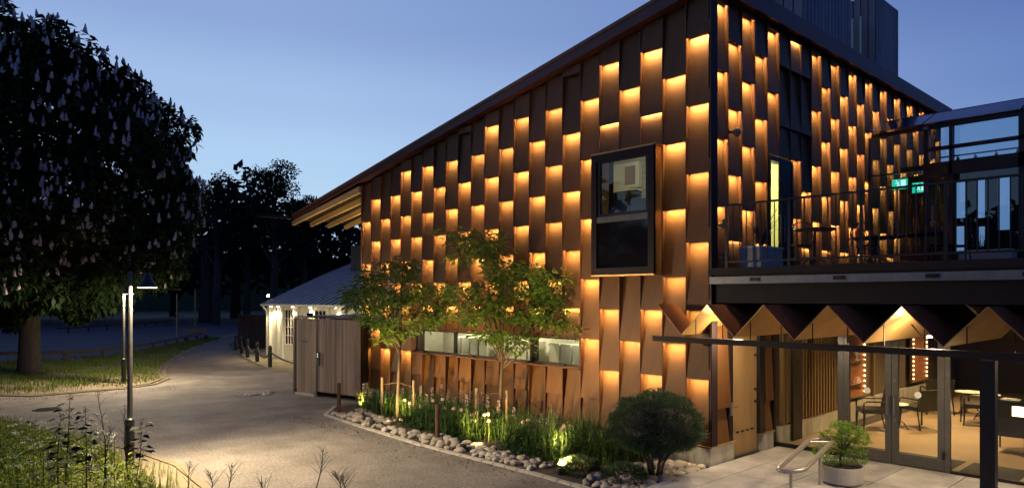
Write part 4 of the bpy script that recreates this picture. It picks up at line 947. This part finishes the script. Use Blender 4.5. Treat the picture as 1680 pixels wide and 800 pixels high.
sl_ = MB().lathe([(0,-.06),(.04,-.045),(.06,0),(.04,.045),(0,.06)], tuple(stl), 12).build('corner_lamp', M['star'], WB)
MB().tube([(stl.x,stl.y,stl.z-.05),(stl.x+.1,stl.y,2.62)], .02, 6).build('lamp_bracket', M['black'], WB)
lamp_light('corner_light', 'POINT', stl, 420, (1,.86,.58), WB, .07)
# board fence beyond it
bf = thing('board_fence', 'dark vertical board fence beyond the cream building', 'fence', (6,32,0))
for k in range(30):
    t_ = k/29; x = 5.6+2.6*t_; y = 34.5-3.5*t_; MB().box(x-.05, x+.05, y-.03, y+.03, 0, 2.0+random.uniform(-.02,.02)).build('board', M['dark'], bf, fix=False)
# bollards with hanging rope
bp_ = [gpt(480,612)+Vector((.3,-2.2,0)), gpt(443,603), gpt(422,594), gpt(406,587), gpt(396,581), gpt(387,575)]
names = ['hidden behind the enclosure, nearest end of the row','nearest bollard of the rope row beside the enclosure','second bollard of the rope row from the enclosure','third bollard of the rope row, midway along','fourth bollard of the rope row, towards the park','last bollard of the rope row, at the park end']
bm0 = None
for i, p in enumerate(bp_):
    if i == 0: continue
    lb = 'dark wooden '+names[i]
    if bm0 is None:
        bm0 = MB().lathe([(0,0),(.085,0),(.085,.72),(.07,.74),(.07,.77),(.09,.80),(.075,.90),(.03,.95),(0,.955)], (0,0,0), 12).build('bollard', M['black'], None); o = bm0
    else: o = bm0.copy(); col.objects.link(o)
    o.location = (p.x,p.y,0); tag(o, lb, 'bollard', 'rope bollards along the path')
for i in range(5):
    p, q_ = bp_[i]+Vector((0,0,.68)), bp_[i+1]+Vector((0,0,.68)); pts = [p.lerp(q_,k/10)-Vector((0,0,.34*(1-(k/5-1)**2))) for k in range(11)]
    pl = ['between the enclosure and the nearest bollard','between the nearest two bollards','between the second and third bollard','between the third and fourth bollard','between the last two bollards'][i]
    tag(MB().tube(pts, .035, 6).build('rope', M['rope'], None, True), 'sagging dark rope '+pl, 'rope', 'ropes between the bollards')

# ------------------------------------------------------------------ street lamps
def street_lamp(x, y, h, lab, power, arms, throw=None):
    t = thing('street_lamp', lab, 'street lamp', (x,y,0), 'park street lamps')
    MB().tube([(x,y,0),(x,y,.88),(x,y,.9)], [.072,.072,.05], 14).build('pole_base', M['lampb'], t, False)
    MB().tube([(x,y,.9),(x,y,h),(x,y,h+.03)], [.045,.036,.01], 12).build('pole', M['pole'], t)
    for dx, dy in arms:
        cx, cy = x+dx, y+dy
        MB().tube([(x,y,h-.03),(cx,cy,h-.03)], .016, 8).build('arm', M['lampb'], t)
        MB().lathe([(.0,.26),(.05,.25),(.06,.17),(.11,.10),(.15,.03),(.165,0),(.158,0),(.10,.09),(.0,.13)], (cx,cy,h-.25), 20).build('shade', M['lampb'], t, True)
        MB().lathe([(.118,.012),(.152,.004),(.152,-.012),(.118,-.012),(.118,.012)], (cx,cy,h-.25), 20).build('diffuser', M['lampglow'], t)
        if throw:
            lo = lamp_light('street_light', 'SPOT', (cx,cy,h-.262), power, (1,.80,.50), t, .05, None, 138, .75); aim(lo, throw); power = 750
        lamp_light('street_light', 'POINT', (cx,cy,h-.262), power, (1,.82,.55), t, .05)
    return t
street_lamp(-7.35, 6.86, 3.42, 'tall dark street lamp with bell shade standing in the near meadow', 1950, [(.22,-.205)], (2.1,-2.5,-3.0))
street_lamp(-4.11, 20.17, 3.36, 'slimmer street lamp on the grass verge behind the near lamp', 1700, [(.10,-.22)])
fl_ = thing('lamp_post', 'short unlit post on the far verge under the chestnut boughs', 'post', tuple(gpt(290,565))); c = gpt(290,565)
MB().tube([(c.x,c.y,0),(c.x,c.y,3.2)], .05, 8).build('pole', M['pole'], fl_); MB().lathe([(0,.0),(.09,0),(.09,.12),(0,.12)], (c.x,c.y,1.9), 10).build('collar', M['alu'], fl_)
c = gpt(320,553); tag(MB().tube([(c.x,c.y,0),(c.x,c.y,3.6)], .06, 8).build('lamp_post', M['pole']), 'thin distant pole on the verge beyond the bench', 'post')
# low log rails and bench
def log_rail(pts, lab, h=.42):
    t = thing('log_rail', lab, 'low fence', (*pts[0],0), 'low log rails round the plaza')
    for a_, b_ in zip(pts[:-1], pts[1:]):
        MB().bar((*a_,h), (*b_,h), .16, .14).build('rail', M['bark'], t); n = max(1, round((Vector(b_)-Vector(a_)).length/2.2))
        for k in range(n): p = Vector(a_).lerp(Vector(b_), (k+.5)/n); MB().tube([(p.x,p.y,0),(p.x,p.y,h-.07)], .07, 6).build('post', M['bark'], t)
log_rail([(-9,33.4),(-5.96,33.0),(-2.92,31.45)], 'low dark log rail behind the chestnut trunk'); log_rail([(-2.9,31.5),(.75,35.1),(7.13,45.1)], 'low log rail running from the lamp towards the bench'); log_rail([(1.2,60.9),(6.76,66.2),(14,74)], 'distant low log rail across the dark plaza')
c = gpt(322,560); bn = thing('park_bench', 'small slatted park bench on the far verge by the path', 'bench', tuple(c))
for k in range(3): MB().box(c.x-.8, c.x+.8, c.y-.25+k*.17, c.y-.11+k*.17, .43, .47).build('slat', M['stake'], bn)
for k in range(2): MB().box(c.x-.8, c.x+.8, c.y+.28, c.y+.32, .6+k*.16, .72+k*.16).build('slat', M['stake'], bn)
for sx in (-.65,.65): MB().box(c.x+sx-.03, c.x+sx+.03, c.y-.2, c.y+.3, 0, .43).build('leg', M['black'], bn)
for (px_,py_,r,lab) in ((20,697,.42,'dark round manhole cover on the road beside the meadow'),(78,671,.34,'round grated drain cover on the road near the verge')):
    c = gpt(px_,py_); t = thing('manhole_cover', lab, 'manhole cover', (c.x,c.y,.002)); MB().lathe([(0,.012),(r*.86,.012),(r*.88,.006),(r*.9,.014),(r,.014),(r,0)], (c.x,c.y,0), 28).build('cover', M['black'], t)
    rb_ = MB()
    for k in range(-4,5): hw = math.sqrt(max(0,(r*.8)**2-(k*r*.18)**2)); rb_.box(c.x-hw, c.x+hw, c.y+k*r*.18-.012, c.y+k*r*.18+.012, .013, .02)
    rb_.build('rib', M['lampb'], t)

# ------------------------------------------------------------------ chestnut tree
ch = thing('chestnut_tree', 'huge dark chestnut covered in upright pale flower candles at the left edge', 'tree', (-5.98,25.79,.03))
tb = Vector((-5.98,25.79,0)); tr = MB(); tr.tube([tb, tb+Vector((0,0,.3)), tb+Vector((.02,0,1.4)), tb+Vector((0,.1,3.4)), tb+Vector((.1,.2,6)), tb+Vector((0,.2,9.5))], [.52,.40,.36,.34,.24,.10], 12)
for k in range(26):
    a_ = k*2.4; z = 2.6+k*.28; L_ = 5.6-max(0,z-5)*.55; s = tb+Vector((0,.1,z))
    tr.tube([s, s+Vector((math.cos(a_)*L_*.5, math.sin(a_)*L_*.5, .9)), s+Vector((math.cos(a_)*L_, math.sin(a_)*L_, .5+.5*random.random()))], [.12,.07,.02], 6)
tr.build('trunk', M['barkd'], ch, True)
def chest_shape(n, rmin=.80):
    """points on the outer shell of the crown and outward normals"""
    c = np.array([-6.6,26.2,6.6]); d = unit(rng.normal(0,1,(n,3)))
    up = np.clip(d[:,2],0,1); dn = np.clip(-d[:,2],0,1); hor = np.sqrt(1-d[:,2]**2+1e-9)
    R_ = np.where(d[:,2] > 0, 1/np.sqrt((hor/6.75)**2+(up/6.55)**2), 1/np.sqrt((hor/6.75)**2+(dn/4.3)**2))
    az = np.arctan2(d[:,1], d[:,0])
    lump = 1+.07*np.sin(az*5+d[:,2]*4)+.06*np.sin(az*9-d[:,2]*8+1)+.05*np.cos(d[:,2]*13+az*3)
    return c+d*(R_*lump*rng.uniform(rmin,1.0,n))[:,None], d
ncl = 17000; Pc, dc = chest_shape(ncl, .80)
k = (Pc[:,2] > 2.1+.5*np.sin(Pc[:,0]*2)); Pc, dc = Pc[k], dc[k]; ncl = len(Pc)
Ps, Ds = [], []
for j in range(6):
    a_ = rng.uniform(0,2*np.pi,ncl); axis = unit(dc+rng.normal(0,.35,(ncl,3))+np.array([0,0,.2])); e1 = unit(np.cross(axis, rng.normal(0,1,(ncl,3))))
    D = e1*.9+axis*.25; D[:,2] -= .35; Ps.append(Pc); Ds.append(D)
P = np.concatenate(Ps); D = np.concatenate(Ds); n = len(P)
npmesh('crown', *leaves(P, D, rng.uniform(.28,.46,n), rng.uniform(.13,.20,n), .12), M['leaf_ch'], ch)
Pf, df = chest_shape(3000, .95); k = (Pf[:,2] > 2.6) & (df[:,2] > -.55); Pf, df = Pf[k], df[k]
VV, FF = [], []; nr, ns = 5, 6; nC = len(Pf); lean = df*np.array([.10,.10,0])+rng.normal(0,.07,(nC,3)); hC = rng.uniform(.14,.36,nC)
for i_, f_ in enumerate(np.linspace(0, 1, nr)):
    for j in range(ns):
        a_ = 2*np.pi*j/ns+i_*.5; r = (.05 if i_ == 0 else .085*(1-f_*.8))*rng.uniform(.75,1.3,nC)
        VV.append(Pf+df*.03+np.c_[np.cos(a_)*r, np.sin(a_)*r, f_*hC+rng.normal(0,.012,nC)]+lean*(f_*hC)[:,None])
V = np.stack(VV, 1).reshape(-1,3); base_ = np.arange(nC)[:,None]*(nr*ns)
for i_ in range(nr-1):
    for j in range(ns): j2 = (j+1) % ns; FF.append(base_+np.array([[i_*ns+j, i_*ns+j2, (i_+1)*ns+j2, (i_+1)*ns+j]]))
npmesh('flower_candle', V, np.concatenate(FF), M['candle'], ch, kind='stuff')

# ------------------------------------------------------------------ distant trees and hill
def far_tree(px_, top, depth, wid, lab, n=2600, base_y=520):
    c0 = dep(px_, base_y, depth); ht = dep(px_, top, depth).z; t = thing('park_tree', lab, 'tree', (c0.x,c0.y,0), 'dark park trees beyond the plaza')
    tr = MB().tube([(c0.x,c0.y,0),(c0.x+.2,c0.y,ht*.4),(c0.x,c0.y,ht*.86)], [.5,.36,.08], 8); cs = []
    for k in range(11):
        a_ = k*2.4; z = ht*(.42+.05*k); r = wid*(1-.06*k)*.75; e = Vector((c0.x+math.cos(a_)*r, c0.y+math.sin(a_)*r, z+ht*.07)); tr.tube([(c0.x,c0.y,z-ht*.08), (Vector((c0.x,c0.y,z))+e)/2+Vector((0,0,.4)), e], [.16,.09,.03], 5); cs.append(e)
    cs.append(Vector((c0.x,c0.y,ht*.93))); tr.build('trunk', M['barkd'], t)
    n *= 2; i = rng.integers(0, len(cs), n); C = np.array([tuple(c) for c in cs])[i]; P = C+unit(rng.normal(0,1,(n,3)))*(rng.uniform(.1,1,(n,1))**.5)*np.array([wid*.42,wid*.42,ht*.075])
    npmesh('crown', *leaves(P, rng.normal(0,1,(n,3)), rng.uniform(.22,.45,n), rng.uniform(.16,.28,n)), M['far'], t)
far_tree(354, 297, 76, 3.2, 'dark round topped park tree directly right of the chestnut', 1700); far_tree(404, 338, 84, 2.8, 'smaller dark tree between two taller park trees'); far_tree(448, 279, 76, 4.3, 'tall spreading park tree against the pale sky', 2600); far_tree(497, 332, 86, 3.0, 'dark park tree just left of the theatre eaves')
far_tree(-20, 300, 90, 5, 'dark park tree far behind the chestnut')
for (px_,yb,d_,r) in ((337,528,84,.9),(386,515,100,.8),(30,520,95,.8),(285,512,110,.7)):
    c = dep(px_, yb, d_); tag(MB().tube([(c.x,c.y,0),(c.x+.1,c.y,4),(c.x,c.y,10)], [r,r*.75,r*.6], 8).build('bare_tree', M['barkd']), {337:'thick dark trunk at the end of the gravel path',386:'dark trunk left of the cream building',30:'dark trunk behind the log rail at far left',285:'thin dark trunk beyond the plaza'}[px_], 'tree')
hp = []
hillpts = []
N_ = 60
for i in range(N_+1):
    a_ = -math.pi+i*2*math.pi/N_; r = 170; hillpts.append((CAM.x+math.sin(a_)*r, CAM.y+math.cos(a_)*r, 15+4*math.sin(i*.7)+2.5*math.sin(i*1.9)))
mb = MB(); n1 = len(hillpts); mb.v = [(x,y,-1) for x,y,z in hillpts]+[(x*1.02,y*1.02,z) for x,y,z in hillpts]+[(x*1.5,y*1.5,z+5) for x,y,z in hillpts]
for i in range(n1-1): mb.f += [(i,i+1,n1+i+1,n1+i),(n1+i,n1+i+1,2*n1+i+1,2*n1+i)]
tag(mb.build('hill', M['lawn'], fix=False), kind='structure')
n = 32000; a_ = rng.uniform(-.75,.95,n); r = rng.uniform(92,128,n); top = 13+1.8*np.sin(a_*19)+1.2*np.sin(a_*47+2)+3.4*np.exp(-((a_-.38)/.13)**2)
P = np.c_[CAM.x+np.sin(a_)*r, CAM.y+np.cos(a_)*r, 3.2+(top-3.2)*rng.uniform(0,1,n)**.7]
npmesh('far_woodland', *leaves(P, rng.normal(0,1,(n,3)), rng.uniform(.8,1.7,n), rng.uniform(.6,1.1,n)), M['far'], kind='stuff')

n = 16000; a_ = rng.uniform(-2.7,-.06,n); r = rng.uniform(46,66,n); top = 12.5+2*np.sin(a_*11)+1.2*np.sin(a_*29)
P = np.c_[CAM.x+np.sin(a_)*r, CAM.y+np.cos(a_)*r, .5+(top-.5)*rng.uniform(0,1,n)**.8]
npmesh('park_woodland', *leaves(P, rng.normal(0,1,(n,3)), rng.uniform(1.0,1.9,n), rng.uniform(.8,1.3,n)), M['far'], kind='stuff')
# ------------------------------------------------------------------ weeds in the foreground
def weed(px_, pt, depth, leafy, lab, cat='plant'):
    top = dep(px_, pt, depth); bx_ = top.x+random.uniform(-.12,.12); by_ = top.y+random.uniform(-.12,.12); t = thing('weed', lab, cat, (bx_,by_,.03), 'tall weeds in the foreground'); h = top.z
    st = MB(); mid = Vector(((bx_+top.x)/2+random.uniform(-.05,.05), (by_+top.y)/2, h*.55)); st.tube([(bx_,by_,.02), mid, top], [.010,.007,.003], 5); Ps, Ds = [], []
    nb_ = random.randint(8, 17)
    for k in range(nb_):
        f_ = .35+.62*k/nb_; p = Vector((bx_,by_,0)).lerp(mid, min(1,f_/.55)) if f_ < .55 else mid.lerp(top, (f_-.55)/.45)
        a_ = k*2.4+random.uniform(-.9,.9); L_ = (.22 if not leafy else .16)*(1.25-f_)*random.uniform(.35,1.25); e = p+Vector((math.cos(a_)*L_, math.sin(a_)*L_, L_*1.3)); st.tube([p,e], [.004,.002], 4)
        Ps.append(tuple(e)); Ds.append((math.cos(a_), math.sin(a_), -.1))
        if leafy: Ps.append(tuple(p)); Ds.append((math.cos(a_+1), math.sin(a_+1), -.2))
    for k in range(26): Ps.append(tuple(top+Vector((random.gauss(0,.02),random.gauss(0,.02),random.uniform(-.06,.03))))); Ds.append((random.gauss(0,1),random.gauss(0,1),.6))
    st.build('stem', M['seed'], t); P = np.array(Ps); n = len(P); sz = np.where(np.arange(n) < n-26, .16 if leafy else .035, .03)
    npmesh('leaf', *leaves(P, np.array(Ds), sz, sz*(.75 if leafy else .4), .1), M['weed'], t, kind='stuff')
W_ = [(160,645,10.4,0,'tall dry branching weed left of the lamp pole'),(115,650,10.2,1,'tall leafy dark weed in the middle of the meadow'),(100,678,10.3,1,'leafy dark weed left of the tallest weed'),(140,670,10.1,1,'leafy dark weed right of the tallest weed'),(182,700,10.3,0,'dry seeded weed beside the lamp base'),(205,668,10.6,0,'thin weed right against the lamp pole'),(232,690,10.9,1,'drooping leafy weed right of the lamp base'),
 (530,735,10.7,0,'dry seed stem standing alone at the lower middle edge'),(548,775,10.6,0,'shorter dry seed stem right of the lone one'),(560,780,10.5,0,'small dry seed stem rightmost of the pair'),(381,763,10.6,0,'dry seed stem with dark head left of middle'),(344,776,10.6,0,'short dry seed stem at the lower left'),(428,792,10.5,0,'barely visible seed head at the lower edge'),(312,760,10.7,0,'thin twig at the edge of the road by the meadow')]
for a_ in W_: weed(*a_)
# pale umbels among the meadow
pts = []
for k in range(150):
    q_ = gpt(random.uniform(-60,190), random.uniform(735,850)); pts.append((q_.x, q_.y, random.uniform(.35,.75)))
st = MB(); Ps = []
for x, y, h in pts:
    st.tube([(x,y,.02),(x+random.uniform(-.05,.05),y,.03+h)], .004, 4)
    for j in range(14): Ps.append((x+random.gauss(0,.03), y+random.gauss(0,.03), .03+h+random.uniform(-.02,.02)))
st.build('umbel_stem', M['leaf_strap'])['kind'] = 'stuff'; P = np.array(Ps)
npmesh('umbel_flower', *leaves(P, rng.normal(0,1,P.shape)+np.array([0,0,1.5]), .017, .014), M['yar'], kind='stuff')
p = scatter([(-14,14.3),(-12,14.1),(-8.7,13.6),(-8.0,11.0),(-7.5,8.4),(-7.5,4.9),(-8.5,2),(-14,3)], 26000); hh = rng.uniform(.08,.5,len(p))
npmesh('meadow_leaf', *leaves(np.c_[p,.03+hh*rng.uniform(.2,1,len(p))], np.c_[rng.normal(0,1,(len(p),2)),rng.uniform(0,1,len(p))], rng.uniform(.05,.11,len(p)), rng.uniform(.025,.045,len(p))), M['grassf'], kind='stuff')
